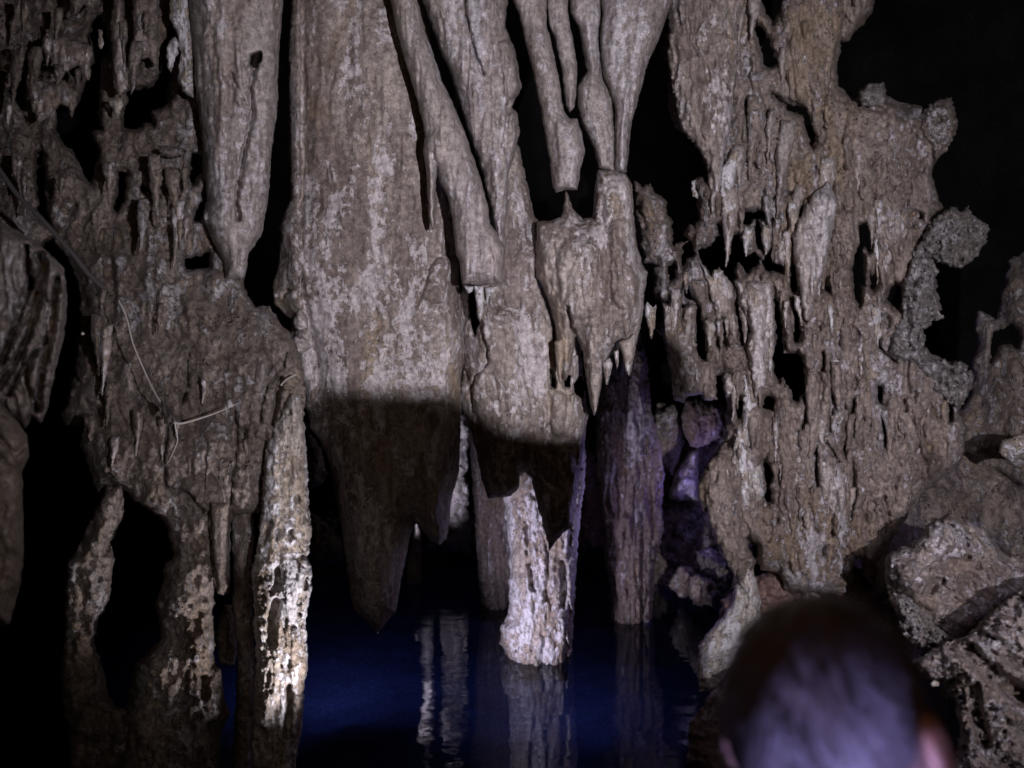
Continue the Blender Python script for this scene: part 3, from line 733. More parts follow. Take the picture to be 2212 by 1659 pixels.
rock('stalactite', P(2, (1460, -570), (1480, 80), (1540, 200), (1570, 360), (1590, 460), (1530, 560), (1530, 680), (1555, 800), (1595, 880), (1640, 980), (1672, 1095), (1770, 1110), (1770, 900), (1755, 650), (1690, 500), (1665, 250), (1680, 90), (1660, -570)), 3.2, 0.1, 32, M_smooth,
     'brown stalactite grown down onto the bulb, between two others', 'stalactite', ST, sp=2.8, edge=1.5, fbms=((0.014, 30, 120, 4),))
rock('stalactite', P(2, (1665, -570), (1680, 0), (1692, 90), (1675, 250), (1692, 480), (1742, 600), (1772, 720), (1768, 1115), (1850, 1125), (1860, 1000), (1880, 800), (1950, 560), (1990, 400), (2050, 280), (2115, 100), (2150, 0), (2170, -570)), 3.22, 0.14, 46, M_smooth,
     'wide funnel shaped stalactite joined to the bulb, left of the black void', 'stalactite', ST, sp=2.8, edge=1.5, fbms=((0.016, 34, 120, 5),), grooves=((P(2, (1890, 550), (1865, 800)), 4, 0.03),), humps=((P(2, (1870, 560), (1850, 800), (1830, 1100)), 12, 0.02),))

cf_out = P(0, (995, 640), (1000, 560), (1030, 480), (1060, 420), (1085, 330), (1108, 300), (1122, 320), (1145, 420), (1155, 470), (1180, 500), (1220, 560), (1250, 700), (1262, 830), (1270, 900), (1264, 940), (1262, 960), (1250, 1050), (1237, 1134), (1204, 1166),
           (1187, 1192), (1174, 1140), (1164, 1106), (1147, 1033), (1136, 1022), (1124, 1026), (1122, 1053), (1104, 1073), (1054, 1080), (1040, 1030), (1027, 970), (1005, 900), (990, 870), (1000, 800), (990, 700))
drape = rock('flowstone_drape', cf_out, 3.42, 0.2, 80, M_flow, 'pale flowstone drape right of the big column with its lower end in shadow', 'flowstone', sp=3, edge=2.5,
     holes=[P(5, (822, 215), (865, 225), (878, 390), (900, 430), (862, 515), (838, 440)), P(5, (1362, 740), (1385, 800), (1385, 855), (1360, 850)), P(5, (1510, 900), (1512, 830), (1550, 760), (1575, 830), (1570, 930)), P(5, (1450, 770), (1490, 780), (1480, 850), (1445, 845))],
     hole_r=8, fbms=((0.025, 60, 130, 5), (0.010, 16, 34, 4)), ridges=((0.010, 22, 220, 2),), lobes=((40, 0.03, 6, 16, 60, 180),), pits=((14, 0.012, 3, 6, 1.3),),
     grooves=((P(5, (910, 430), (910, 500), (945, 620), (950, 700), (870, 780), (840, 860), (855, 1010)), 4, 0.08), (P(5, (1270, 120), (1300, 230), (1350, 350), (1385, 480), (1380, 560)), 5, 0.1), (P(5, (780, 700), (830, 800)), 4, 0.06)),
     humps=((P(0, (1060, 720), (1075, 820), (1090, 900)), 60, 0.08), (P(0, (1210, 860), (1205, 930)), 16, 0.05)))
bulb = rock('flowstone_bulb', P(0, (1222, 412), (1228, 420), (1236, 450), (1258, 472), (1281, 470), (1284, 410), (1291, 366), (1330, 370), (1354, 376), (1366, 400), (1370, 470), (1376, 530), (1390, 575), (1400, 590), (1391, 636), (1390, 680), (1381, 713), (1370, 765), (1361, 813),
                         (1352, 800), (1345, 765), (1340, 735), (1330, 742), (1318, 765), (1306, 795), (1300, 830), (1292, 870), (1284, 898), (1276, 880), (1270, 840), (1258, 760), (1246, 725), (1238, 760), (1232, 800), (1222, 825), (1212, 800), (1205, 740), (1195, 680),
                         (1175, 620), (1158, 600), (1157, 540), (1160, 480), (1190, 475), (1212, 468), (1218, 440)), 3.22, 0.2, 70, M_flow,
     'swollen flowstone bulb with pointed drips along its lower rim', 'flowstone', sp=2.8, edge=2, fbms=((0.02, 60, 90, 5), (0.012, 16, 30, 4)), ridges=((0.012, 16, 150, 2),), lobes=((26, 0.03, 8, 18, 70, 170),),
     humps=((P(0, (1345, 500), (1352, 640)), 30, 0.05), (P(0, (1250, 560), (1260, 640)), 50, 0.06)),
     grooves=((P(5, (1465, 330), (1490, 450), (1540, 560), (1575, 700), (1590, 840)), 5, 0.1), (P(2, (1470, 1330), (1480, 1500)), 4, 0.015), (P(0, (1282, 425), (1340, 432)), 4, 0.015)))

DR = [(bulb, 3.12, P(5, (1690, 690), (1740, 660), (1760, 700), (1725, 838), (1712, 830))), (bulb, 3.1, P(5, (1795, 560), (1905, 500), (1900, 620), (1868, 782), (1840, 745), (1825, 650))), (bulb, 3.1, P(5, (1380, 560), (1440, 520), (1450, 640), (1425, 830), (1410, 820), (1392, 700))),
      (bulb, 3.12, P(5, (1600, 640), (1690, 600), (1690, 800), (1648, 1025), (1632, 1010), (1608, 800))), (bulb, 3.14, P(5, (1765, 620), (1800, 600), (1800, 690), (1785, 740))), (drape, 3.3, P(5, (1480, 640), (1540, 640), (1525, 800), (1500, 835), (1490, 760))),
      (drape, 3.26, P(5, (1470, 900), (1520, 890), (1500, 1020), (1492, 1010)))]
for par, Y_, pl in DR:
    rock('drip', pl, Y_, 0.04, 13, M_flow, sp=2.4, edge=1.2, fbms=((0.006, 12, 26, 4),), parent=par, rel_fade=5)
for pl, lab in ((P(5, (860, 190), (920, 200), (930, 290), (915, 400), (900, 430), (885, 390), (872, 300)), 'small pale drip hanging under the cut end, left one'),
                (P(5, (930, 205), (1025, 190), (1020, 230), (985, 285), (960, 260), (950, 340), (940, 300)), 'short stubby drip under the cut end, right one'),
                (P(5, (790, 190), (860, 195), (850, 235), (825, 245), (805, 220)), 'tiny blunt drip at the left corner of the cut end')):
    rock('stalactite', pl, 3.08, 0.03, 12, M_white, lab, 'stalactite', 'small drips under the flat cut end', sp=2.2, edge=1, fbms=((0.004, 10, 20, 3),))

# ------------------------------------------------------------------ right side: pierced curtain wall
cur_out = P(0, (1430, -190), (1437, 30), (1427, 95), (1438, 140), (1443, 240), 11, (620, 0), (690, 70), (760, 90), (830, 150), (880, 230), (930, 390), (985, 545), (900, 500), (810, 545), (795, 650), (850, 750), (860, 880), (870, 960), (820, 1030), (770, 990),
            (715, 1130), (765, 1160), (760, 1180), (690, 1190), (610, 1230), (600, 980), (540, 920), (550, 800), (480, 720), (400, 670), (370, 590), (320, 590), (290, 610), (220, 580), (200, 560), (190, 800), (215, 950), (240, 1150), (285, 1300), (300, 1420), (430, 1440), (395, 1480),
            (400, 1659), 12, (420, 120), (490, 160), (500, 300), (430, 440), (500, 500), (530, 620), (580, 850), (600, 1000), (610, 1170), (720, 1200), (740, 1130), (900, 1120), (930, 1175), (1060, 1170), (1050, 930), (1100, 910), (1130, 1000), (1150, 1140),
            (1165, 1250), (1150, 1400), (1120, 1600), 13, (1000, 130), (900, 300), (870, 500), (900, 600), (940, 730), (1000, 850), (1030, 930), (1080, 1080), (1200, 1220), (1240, 1350), (1300, 1450), 9, (400, 480), (480, 330), (500, 380), (620, 400), (640, 440), (660, 520),
            (900, 540), (1050, 520), (1100, 460), (1150, 400), (1250, 520), (1310, 500), (1320, 290), (1360, 180), (1440, 60), 0, (2000, 1060), (2080, 1000), (2090, 920), (2072, 890), 6, (1800, 990), (1840, 920), (1885, 850), (1885, 770), (1800, 690), (1700, 680), (1620, 640),
            (1570, 590), (1550, 520), (1590, 430), (1670, 400), (1650, 220), (1620, 150), (1640, 60), (1560, 0), 3, (1560, 1600), (1640, 1400), (1690, 1350), (1660, 1300), (1620, 1130), (1640, 1050), (1670, 960), (1690, 800), (1640, 700), (1560, 690), (1500, 690), (1450, 670), (1320, 620), (1310, 545),
            (1220, 540), (1150, 580), (1130, 640), (1080, 620), (1010, 560), (1000, 420), (1030, 300), (1020, 275), (1070, 280), (1110, 210), (1180, 150), (1240, 50), (1245, 0), (1245, -570))
cur_holes = [
    P(3, (470, -60), (580, 150), (640, 60), (700, -60)), P(3, (470, 150), (540, 210), (580, 330), (612, 410), (570, 440), (530, 420), (510, 320), (470, 200)),
    P(3, (580, 610), (680, 680), (800, 700), (862, 880), (840, 960), (820, 900), (780, 750), (690, 720), (640, 660)), P(3, (420, 660), (440, 720), (460, 880), (480, 930), (435, 860), (425, 760)),
    P(11, (690, 1260), (780, 1170), (840, 1300), (800, 1350), (740, 1370), (700, 1480), (690, 1400), (710, 1300)),
    P(11, (860, 1280), (960, 1250), (1000, 1240), (1060, 1150), (1280, 1120), (1340, 1220), (1370, 1340), (1450, 1300), (1510, 1350), (1500, 1400), (1400, 1490), (1350, 1530), (1310, 1400), (1260, 1400), (1240, 1560), 12, (1200, 0), (1165, 120), (1130, 30), 11, (1120, 1600), (1130, 1490), (1030, 1490), (960, 1480), (900, 1400)),
    P(11, (1470, 950), (1500, 1050), (1560, 1230), (1530, 1330), (1500, 1300), (1460, 1150)), P(11, (1880, 850), (1980, 780), (2000, 990), (1920, 1000)), P(11, (1290, 900), (1420, 880), (1590, 890), (1600, 970), (1530, 950), (1420, 950), (1410, 1000), (1300, 990)),
    P(11, (1520, 1380), (1630, 1290), (1640, 1400), (1760, 1440), (1740, 1510), (1560, 1480)), P(11, (1870, 1270), (1900, 1290), (1910, 1700), (1830, 1700)), P(11, (560, 1450), (620, 1400), (640, 1560), (560, 1620)), P(11, (1080, 1020), (1160, 1050), (1100, 1110)),
    P(12, (715, 30), (760, 0), (820, 130), (720, 130)), P(12, (690, 190), (720, 200), (705, 400), (680, 440)), P(12, (850, 170), (890, 250), (930, 500), (940, 770), (900, 750), (850, 650), (840, 400)), P(12, (1110, 350), (1140, 400), (1140, 580), (1110, 560)),
    P(12, (1290, 200), (1370, 300), (1400, 450), (1390, 550), (1330, 580), (1320, 480), (1270, 380)),
    P(12, (1640, 20), (1700, 180), (1740, 400), (1750, 690), (1850, 700), (1900, 690), (1950, 760), (1980, 1000), (1980, 1070), (1900, 1180), (1840, 1180), (1820, 1050), (1780, 1010), (1750, 920), (1700, 1000), (1660, 900), (1640, 780), (1690, 500), (1660, 300)),
    P(12, (1290, 1170), (1330, 1200), (1310, 1350), (1270, 1380), (1265, 1250)), P(12, (1600, 1110), (1650, 1200), (1640, 1290), (1540, 1260), (1540, 1190)),
    P(12, (1820, 130), (1910, 220), (1920, 560), (1870, 590), (1850, 300)),
    P(13, (1550, 160), (1600, 200), (1645, 300), (1600, 420), (1620, 580), (1560, 560), (1570, 400)), P(13, (1380, 940), (1480, 1030), (1490, 1100), (1470, 1180), (1420, 1140), (1390, 1000)),
    P(14, (500, -30), (620, -30), (640, 210), (590, 240), (560, 170), (530, 220), (540, 400), (570, 580), (520, 600), (530, 780), (500, 800), (460, 760), (440, 480), (430, 400), (470, 250), (505, 170)),
    P(14, (870, 580), (930, 600), (940, 780), (910, 830), (790, 740), (820, 650)), P(14, (1250, 330), (1350, 260), (1410, 380), (1340, 430)), P(14, (620, 480), (690, 500), (690, 560), (640, 650), (620, 600)), P(14, (120, 590), (150, 540), (200, 640), (120, 640)),
    P(15, (780, 350), (850, 370), (830, 550), (770, 690), (750, 600)), P(15, (690, 60), (750, 60), (740, 240), (690, 200)), P(15, (1390, 220), (1480, 290), (1450, 400), (1380, 380)),
    P(9, (1110, 330), (1150, 280), (1170, 400), (1130, 470), (1105, 440)),
]
C_G = [(P(14, (720, 870), (700, 1050), (710, 1220), (780, 1310), (880, 1380)), 5, 0.1), (P(15, (450, 200), (430, 400), (400, 600), (370, 720)), 9, 0.1), (P(15, (370, 720), (440, 960), (450, 1200), (400, 1440)), 9, 0.1), (P(15, (1150, 560), (1160, 430), (1230, 260)), 7, 0.08),
       (P(15, (60, 700), (50, 900), (80, 1140)), 6, 0.08), (P(15, (120, 480), (100, 600)), 8, 0.08), (P(15, (240, 100), (250, 300), (220, 500)), 12, 0.08), (P(15, (170, 660), (280, 830)), 8, 0.08), (P(14, (130, 1290), (130, 1470)), 6, 0.07), (P(14, (260, 1370), (270, 1600)), 8, 0.08),
       (P(14, (450, 1560), (450, 1659)), 7, 0.07), (P(14, (1130, 900), (1140, 950)), 8, 0.06), (P(14, (1020, 1200), (1100, 1260)), 8, 0.06), (P(15, (620, 400), (610, 500)), 8, 0.08), (P(15, (970, 200), (990, 310)), 6, 0.07), (P(15, (220, 1250), (230, 1600)), 7, 0.06),
       (P(15, (760, 1220), (800, 1400), (770, 1570)), 7, 0.07), (P(13, (1730, 200), (1690, 560), (1690, 780)), 4, 0.06), (P(13, (2080, 0), (2090, 250), (2130, 480)), 7, 0.09), (P(12, (2170, 680), (2170, 860), (2060, 890)), 7, 0.07), (P(12, (1980, 1150), (2040, 1240), (1960, 1500)), 12, 0.08),
       (P(11, (1130, 780), (1150, 900), (1180, 1000)), 5, 0.07), (P(11, (1610, 750), (1800, 690), (1930, 710), (1980, 790)), 5, 0.07), (P(11, (1360, 350), (1450, 380), (1500, 480)), 4, 0.05), (P(11, (1700, 890), (1690, 1050)), 6, 0.06), (P(11, (1650, 1080), (1690, 1110)), 8, 0.08),
       (P(11, (1480, 1170), (1420, 1120), (1340, 1090)), 4, 0.05), (P(11, (1870, 980), (1930, 1080), (1970, 1250)), 3, 0.05), (P(11, (1400, 0), (1430, 100), (1470, 180)), 4, 0.05), (P(3, (1000, 420), (1010, 660)), 4, 0.05), (P(3, (1130, 1100), (1140, 1250), (1170, 1320)), 4, 0.06),
       (P(3, (1480, 1450), (1500, 1390), (1530, 1400)), 14, 0.09), (P(3, (1140, 690), (1300, 715)), 9, 0.05), (P(3, (1040, 90), (1080, 160)), 5, 0.05), (P(3, (830, 120), (860, 160)), 5, 0.05), (P(14, (800, 1020), (780, 930)), 10, 0.05)]
wall_r = rock('cave_wall', cur_out, 3.7, 0.24, 40, M_curt, kind='structure', holes=cur_holes, hole_r=20, sp=3.4, edge=4, edge_s=15, tilt=(-0.15, -0.1),
     fbms=((0.03, 60, 90, 5), (0.012, 12, 20, 3)), ridges=((0.03, 20, 90, 3),), lobes=((320, 0.06, 5, 15, 40, 130), (80, 0.05, 12, 24, 80, 200)), pits=((150, 0.05, 3, 8, 2.4),), grooves=C_G)

def drips(parent, outer, holes, n, D, seed, box, w=(5, 13), L=(40, 150), mats=None, T=0.055):
    """small hanging drips grown on a wall, each one a part of it"""
    r_ = random.Random(seed)
    done, tries = 0, 0
    while done < n and tries < n * 30:
        tries += 1
        hw = r_.uniform(*w)
        ln = hw / w[1] * r_.uniform(*L) + L[0] * 0.5
        cx, cy = r_.uniform(box[0], box[2]), r_.uniform(box[1], box[3])
        pts = np.array([(cx, cy), (cx, cy + ln), (cx, cy + ln * 0.5)])
        if (sdf_poly(pts[:, 0], pts[:, 1], outer) > -hw - 6).any():
            continue
        if any((sdf_poly(pts[:1, 0], pts[:1, 1], h) < hw * 0.6).any() for h in holes):
            continue
        lean_ = r_.uniform(-0.12, 0.12) * ln
        left, right = [], []
        for q in range(7):
            t = q / 6
            ww = hw * (0.75 + 0.45 * math.sin(math.pi * min(1, t * 1.4 + 0.1))) * (1 - t ** 1.8) ** 0.8 + 0.6
            jx = lean_ * t + r_.uniform(-0.18, 0.18) * hw
            left.append((cx - ww + jx, cy + ln * t))
            right.append((cx + ww + jx, cy + ln * t + r_.uniform(-3, 3)))
        rock('drip', left + right[::-1], D - 0.02 + r_.uniform(-0.02, 0.02), T * (0.5 + 0.6 * hw / w[1]), hw * 1.1, r_.choice(mats), sp=2.7, edge=2.0, edge_s=11, fbms=((0.010, 14, 30, 4),), parent=parent, rel_fade=5)
        done += 1


drips(wall_r, cur_out, cur_holes, 60, 3.47, 5, (1440, 420, 1900, 800), mats=(M_curt, M_curt, M_flow, M_white))
drips(wall_r, cur_out, cur_holes, 75, 3.45, 6, (1480, 780, 2060, 1230), mats=(M_curt, M_curt, M_curt, M_flow))
drips(wall_r, cur_out, cur_holes, 26, 3.50, 7, (1450, -60, 1980, 420), w=(7, 18), L=(60, 220), mats=(M_curt, M_smooth, M_flow))
drips(wall_l, wall_out, wall_holes, 26, 2.84, 8, (10, -40, 420, 560), w=(5, 15), L=(40, 150), mats=(M_wall, M_wall, M_flow), T=0.04)
drips(wall_l, wall_out, wall_holes, 14, 2.80, 9, (190, 560, 620, 1000), w=(5, 14), L=(40, 150), mats=(M_wall, M_wall, M_smooth))

SR = 'stalactites hanging in front of the pierced curtain wall'
right_list = [
    (P(0, (1445, -190), (1442, 140), (1470, 280), (1500, 312), (1525, 350), (1532, 400), (1536, 472), (1541, 470), (1548, 430), (1560, 400), (1565, 330), (1582, 260), (1592, 150), (1610, -190)), 3.5, 0.14, 45, M_flow, 'wide streaked stalactite right of the black void, ending in a thin pale point'),
    (P(3, (315, 960), (380, 948), (390, 1010), (352, 1080), (318, 1270), (285, 1320), (240, 1270), (250, 1100), (300, 1020)), 3.48, 0.06, 14, M_white, 'short pale lumpy stalactite with a white shoulder beside the thin point'),
    (P(3, (640, 20), (760, -100), (1000, -200), (1060, 100), (1000, 300), (960, 500), (920, 700), (885, 920), (860, 860), (800, 690), (690, 640), (640, 400)), 3.5, 0.1, 40, M_curt, 'large leaning slab of stalactite left of the open darkness, pointed at its foot'),
    (P(0, (1715, 553), (1722, 590), (1730, 650), (1738, 690), (1745, 699), (1757, 660), (1775, 605), (1788, 560), (1797, 500), (1812, 440), (1790, 390), (1755, 420), (1728, 470), (1712, 510)), 3.4, 0.1, 32, M_smooth, 'large smooth pointed stalactite in the middle of the curtain wall'),
    (P(14, (210, -200), (500, -200), (505, 150), (470, 250), (410, 420), (430, 600), (340, 610), (230, 600), (180, 480)), 3.46, 0.08, 26, M_curt, 'blunt stalactite right of the large smooth pointed one'),
    (P(14, (210, 610), (340, 610), (430, 690), (500, 800), (520, 950), (500, 1100), (500, 1200), (370, 1190), (320, 1030), (240, 860)), 3.5, 0.08, 24, M_curt, 'stubby stalactite with a pale violet square tip'),
    (P(14, (630, -250), (980, -250), (1010, 30), (890, 250), (820, 420), (742, 612), (710, 600), (690, 400), (655, 200)), 3.5, 0.09, 30, M_smooth, 'brown pointed stalactite right of the black crack'),
    (P(14, (540, 620), (640, 660), (720, 690), (775, 850), (780, 1000), (830, 1060), (760, 1200), (700, 1260), (660, 1430), (620, 1535), (590, 1480), (560, 1350), (535, 1100)), 3.52, 0.08, 24, M_smooth, 'long reddish stalactite curving beside a dark crack, with a pale tip'),
    (P(12, (1250, -60), (1630, -60), (1660, 200), (1650, 400), (1640, 560), (1600, 720), (1590, 900), (1582, 1060), (1510, 1080), (1490, 1170), (1440, 1160), (1420, 1000), (1390, 800), (1370, 600), (1405, 450), (1360, 300), (1290, 180)), 3.44, 0.12, 34, M_flow, 'thick grey stalactite with a violet left rim, hollow at its tip'),
    (P(12, (750, -80), (985, -80), (970, 150), (950, 300), (930, 355), (900, 330), (885, 200), (820, 100)), 3.5, 0.06, 16, M_curt, 'short tan stalactite between two black slots'),
    (P(12, (985, -60), (1080, -200), (1240, 0), (1240, 200), (1282, 350), (1282, 500), (1250, 605), (1200, 510), (1150, 350), (1112, 300), (1100, 560), (1030, 500), (1040, 250), (1010, 150)), 3.48, 0.07, 18, M_flow, 'forked pale stalactite with two violet prongs'),
    (P(11, (900, 1400), (1000, 1560), (1030, 1490), (1130, 1490), (1100, 1680), 12, (1030, 170), (1000, 130)), 3.46, 0.04, 10, M_white, 'pale forked sliver at the lip of the round black cave'),
    (P(12, (490, 160), (600, 190), (690, 200), (680, 450), (720, 200), (840, 150), (840, 400), (850, 650), (900, 780), (1030, 770), (1050, 930), (1062, 1170), (932, 1178), (900, 1120), (740, 1130), (720, 1200), (610, 1170), (580, 850), (520, 600), (500, 300)), 3.5, 0.1, 30, M_flow, 'broken tan slab of curtain with a square notched lower edge'),
    (P(12, (1130, 900), (1260, 880), (1270, 1000), (1285, 1155), (1145, 1150), (1130, 1000)), 3.5, 0.07, 18, M_flow, 'square tan stub right of the blue slit'),
    (P(12, (1690, -80), (1810, -80), (1800, 60), (1785, 220), (1772, 450), (1782, 690), (1755, 700), (1742, 450), (1712, 250)), 3.52, 0.04, 11, M_curt, 'thin straight stalactite hanging in the black slot'),
    (P(12, (1815, 140), (1850, 130), (1870, 300), (1860, 420), (1850, 560), (1880, 690), (1840, 640), (1812, 450)), 3.55, 0.03, 8, M_curt, 'crooked thin stalactite at the right of the black slot'),
    (P(12, (1330, 850), (1400, 1000), (1430, 1180), (1495, 1170), (1480, 1300), (1420, 1400), (1415, 1659), 13, (1400, 0), (1440, 120), (1530, 200), (1545, 500), (1500, 560), (1420, 650), (1320, 620), (1292, 420), (1210, 280), (1200, 180), (1230, 0), 12, (1260, 1480), (1330, 1390)), 3.48, 0.1, 26, M_white, 'long violet white drape running down the middle of the lower curtain'),
    (P(13, (1090, 50), (1200, 60), (1230, 280), (1290, 430), (1310, 620), (1342, 800), (1320, 1000), (1330, 1200), (1250, 1360), (1150, 1190), (1080, 1060), (1020, 920), (940, 720), (870, 560), (860, 380), (960, 170)), 3.5, 0.16, 50, M_curt, 'big tapering tan curtain above the pale stalagmite'),
    (P(15, (100, 640), (180, 650), (220, 800), (340, 880), (420, 960), (430, 1150), (400, 1440), (330, 1500), (300, 1680), (230, 1680), (205, 1450), (130, 1200), (80, 1000), (70, 750)), 3.46, 0.1, 26, M_smooth, 'tan humped stalactite between two dark crevices low on the right'),
    (P(9, (975, -30), (1080, -30), (1120, 100), (1200, 220), (1190, 300), (1090, 300), (1075, 420), (1050, 400), (1030, 300), (980, 200)), 3.46, 0.08, 24, M_curt, 'lowest tan stalactite pair of the curtain behind the dark head'),
    (P(9, (940, 270), (960, 245), (1000, 260), (1040, 360), (1060, 520), (900, 520), (920, 430)), 3.5, 0.06, 18, M_curt, 'short tan stalagmite under the lowest stalactites'),
    (P(11, (795, 560), (840, 545), (845, 650), (870, 690), (865, 750), (810, 720), (795, 650)), 3.6, 0.03, 9, M_white, 'tiny white rock tooth at the rim of the black void'),
    (P(12, (310, 190), (340, 150), (390, 220), (430, 180), (425, 400), (400, 450), (395, 540), (375, 540), (345, 430), (310, 300)), 3.4, 0.04, 12, M_white, 'small cluster of white straws right of the bulb drips'),
    (P(13, (1550, 560), (1575, 600), (1565, 880), (1550, 890), (1530, 700)), 3.44, 0.03, 8, M_white, 'thin white rib on the lower curtain'),
    (P(11, (1500, 1010), (1640, 960), (1630, 1150), (1615, 1280), (1585, 1300), (1560, 1200)), 3.55, 0.05, 14, M_curt, 'pointed stalactite under the arched lip, right of the thin black wedge'),
    (P(11, (1290, 1130), (1460, 1130), (1480, 1250), (1560, 1300), (1545, 1400), (1510, 1360), (1450, 1290), (1375, 1345), (1340, 1220)), 3.55, 0.06, 16, M_curt, 'pale drip at the right shoulder of the round black cave'),
    (P(11, (1650, 1060), (1840, 1060), (1850, 1250), (1860, 1400), (1820, 1480), (1660, 1400), (1635, 1200)), 3.52, 0.08, 24, M_flow, 'stout round stalactite with a ring line near its foot'),
    (P(12, (1680, 1080), (1780, 1010), (1830, 1060), (1840, 1200), (1870, 1350), (1900, 1659), (1640, 1659), (1620, 1450), (1660, 1250)), 3.52, 0.1, 28, M_curt, 'tan upright rib rising below the big black slot'),
]
for pl, D, T, R, mat, lab in right_list:
    small = R < 20
    rock('stalagmite' if 'stalagmite under' in lab else 'stalactite', pl, D, T, R, mat, lab, 'stalagmite' if 'stalagmite under' in lab else 'stalactite', SR, sp=2.4 if small else 3.0, edge=2 if small else 3, edge_s=15,
         fbms=((0.012 if small else 0.022, 24, 60, 5),), ridges=((0.008 if small else 0.018, 12, 120, 2),), lobes=() if small else ((24, 0.04, 5, 13, 40, 120),), pits=() if small else ((10, 0.03, 3, 7, 2.0),), rel_fade=6)

rock('stalagmite', P(13, (1340, 1140), (1375, 1130), (1432, 1180), (1450, 1350), (1500, 1500), (1512, 1680), 9, (515, 700), (400, 900), (250, 1100), (200, 1165), (110, 1170), (100, 1050), (100, 870), (150, 800), (240, 700), (320, 580), (335, 480), (360, 470), 13, (1330, 1500), (1270, 1370), (1320, 1250)), 3.6, 0.12, 32, M_white,
     'pale lumpy stalagmite on a sloping foot at the water edge, left of the dark head', 'stalagmite', sp=2.8, edge=3, fbms=((0.025, 28, 45, 5),), pits=((16, 0.03, 3, 8, 1.2),), grooves=((P(9, (330, 700), (400, 680), (420, 560)), 6, 0.05), (P(9, (250, 1100), (180, 1050)), 6, 0.05)))
rock('outcrop', P(3, (1545, 1560), (1600, 1440), (1690, 1370), (1750, 1335), (1800, 1380), (1845, 1335), (1900, 1410), (1985, 1470), (1975, 1560), (1910, 1659), 6, (1850, 60), (1790, 85), (1700, 60), (1620, 20), (1500, 40), (1480, -20)), 3.46, 0.13, 40, M_por,
     'rough corroded knob of rock jutting into the darkness on the right', 'rock', sp=2.8, edge=4, edge_s=9, fbms=((0.03, 18, 34, 5),), ridges=((0.03, 7, 18, 3),))
rock('outcrop', P(3, (1530, 760), (1600, 680), (1680, 640), (1740, 630), (1770, 720), (1785, 810), (1745, 920), (1690, 1000), (1640, 1050), (1590, 940), (1480, 900), (1470, 780)), 3.52, 0.13, 40, M_curt,
     'pale crumpled knob at the upper right rim of the darkness', 'rock', sp=2.8, edge=4, edge_s=10, fbms=((0.03, 18, 24, 5),), ridges=((0.025, 9, 20, 3),), grooves=((P(3, (1660, 780), (1700, 765)), 6, 0.06),))
rock('outcrop', P(3, (1145, 600), (1200, 545), (1300, 540), (1312, 620), (1300, 690), (1160, 690)), 3.45, 0.08, 26, M_por, 'small round grey lump on the ledge under the open darkness', 'rock', sp=2.8, fbms=((0.02, 16, 16, 4),))
rock('rock_branch', P(14, (1090, 290), (1170, 270), (1270, 340), (1330, 430), (1300, 540), (1310, 650), (1355, 800), (1362, 940), (1260, 950), (1190, 1060), (1165, 1180), (1200, 1290), (1330, 1370), (1430, 1390), (1540, 1375), (1640, 1450), (1690, 1540), (1690, 1620), 15,
                      (1660, 60), (1620, 200), (1520, 290), (1440, 240), (1340, 130), (1260, 60), 14, (1230, 1560), (1080, 1440), (930, 1400), (810, 1310), (790, 1200), (830, 1110), (880, 1020), (960, 900), (950, 750), (975, 500), (1020, 380)), 3.42, 0.16, 60, M_por,
     'bent arm of pale porous rock curling around the dark hollow on the right', 'rock', sp=2.8, edge=7, edge_s=20, fbms=((0.06, 34, 46, 6), (0.015, 10, 10, 3)), pits=((90, 0.04, 3, 8, 1.4),), lobes=((20, 0.05, 8, 20, 30, 80),))

rw = rock('cave_wall', P(0, (1830, 900), (1900, 940), (2000, 930), (2060, 900), (2105, 840), (2095, 780), (2112, 740), (2102, 690), (2115, 665), (2150, 690), (2160, 640), (2180, 560), (2340, 480), (2340, 1900), (1830, 1900)), 4.1, 0.2, 60, M_wall, kind='structure', sp=4.5, edge=5, tilt=(-2.2, -0.2),
          holes=[P(14, (1890, 1080), (2100, 1000), (2180, 1120), (2150, 1220), (1960, 1210), (1930, 1290), (1850, 1400), (1880, 1250))], fbms=((0.05, 90, 90, 5), (0.01, 14, 14, 3)), pits=((40, 0.05, 4, 10, 1.0),),
          grooves=((P(15, (1600, 740), (1750, 850), (1950, 950), (2150, 1080)), 6, 0.08),), humps=((P(15, (1000, 900), (1300, 830), (1600, 900)), 60, 0.08), (P(15, (1450, 550), (1560, 620)), 45, 0.06)))
rock('boulder', P(15, (1940, 740), (1980, 620), (2212, 530), (2400, 560), (2400, 800), (2212, 800), (2080, 850)), 3.1, 0.1, 40, M_white, 'violet tinted pale rock face at the right edge above the boulders', 'boulder', sp=3.5, fbms=((0.03, 40, 40, 4),), pits=((10, 0.03, 3, 8, 1.0),))

BR = 'boulders on the right bank'
rock('boulder', P(0, (1560, 1300), (1600, 1260), (1660, 1235), (1740, 1225), (1800, 1215), (1860, 1225), (1930, 1200), (1960, 1260), (1960, 1420), (1900, 1480), (1600, 1480), (1545, 1400)), 3.75, 0.16, 60, M_red,
     'dark purplish rock shelf under the lower edge of the curtain wall, behind the dark head', 'boulder', BR, sp=3.5, edge=6, edge_s=20, fbms=((0.06, 60, 50, 6),), pits=((20, 0.04, 4, 9, 1.0),), lobes=((14, 0.06, 8, 18, 40, 90),))
rock('boulder', P(0, (1480, 1660), (1490, 1560), (1540, 1490), (1640, 1450), (1760, 1440), (1860, 1460), (1960, 1440), (2010, 1560), (2000, 1760), (1480, 1760)), 2.95, 0.16, 60, M_red,
     'low dark brown rock at the waterline, half hidden by the dark head', 'boulder', BR, sp=4, edge=6, edge_s=20, fbms=((0.06, 60, 40, 6),), pits=((30, 0.04, 4, 9, 0.8),))
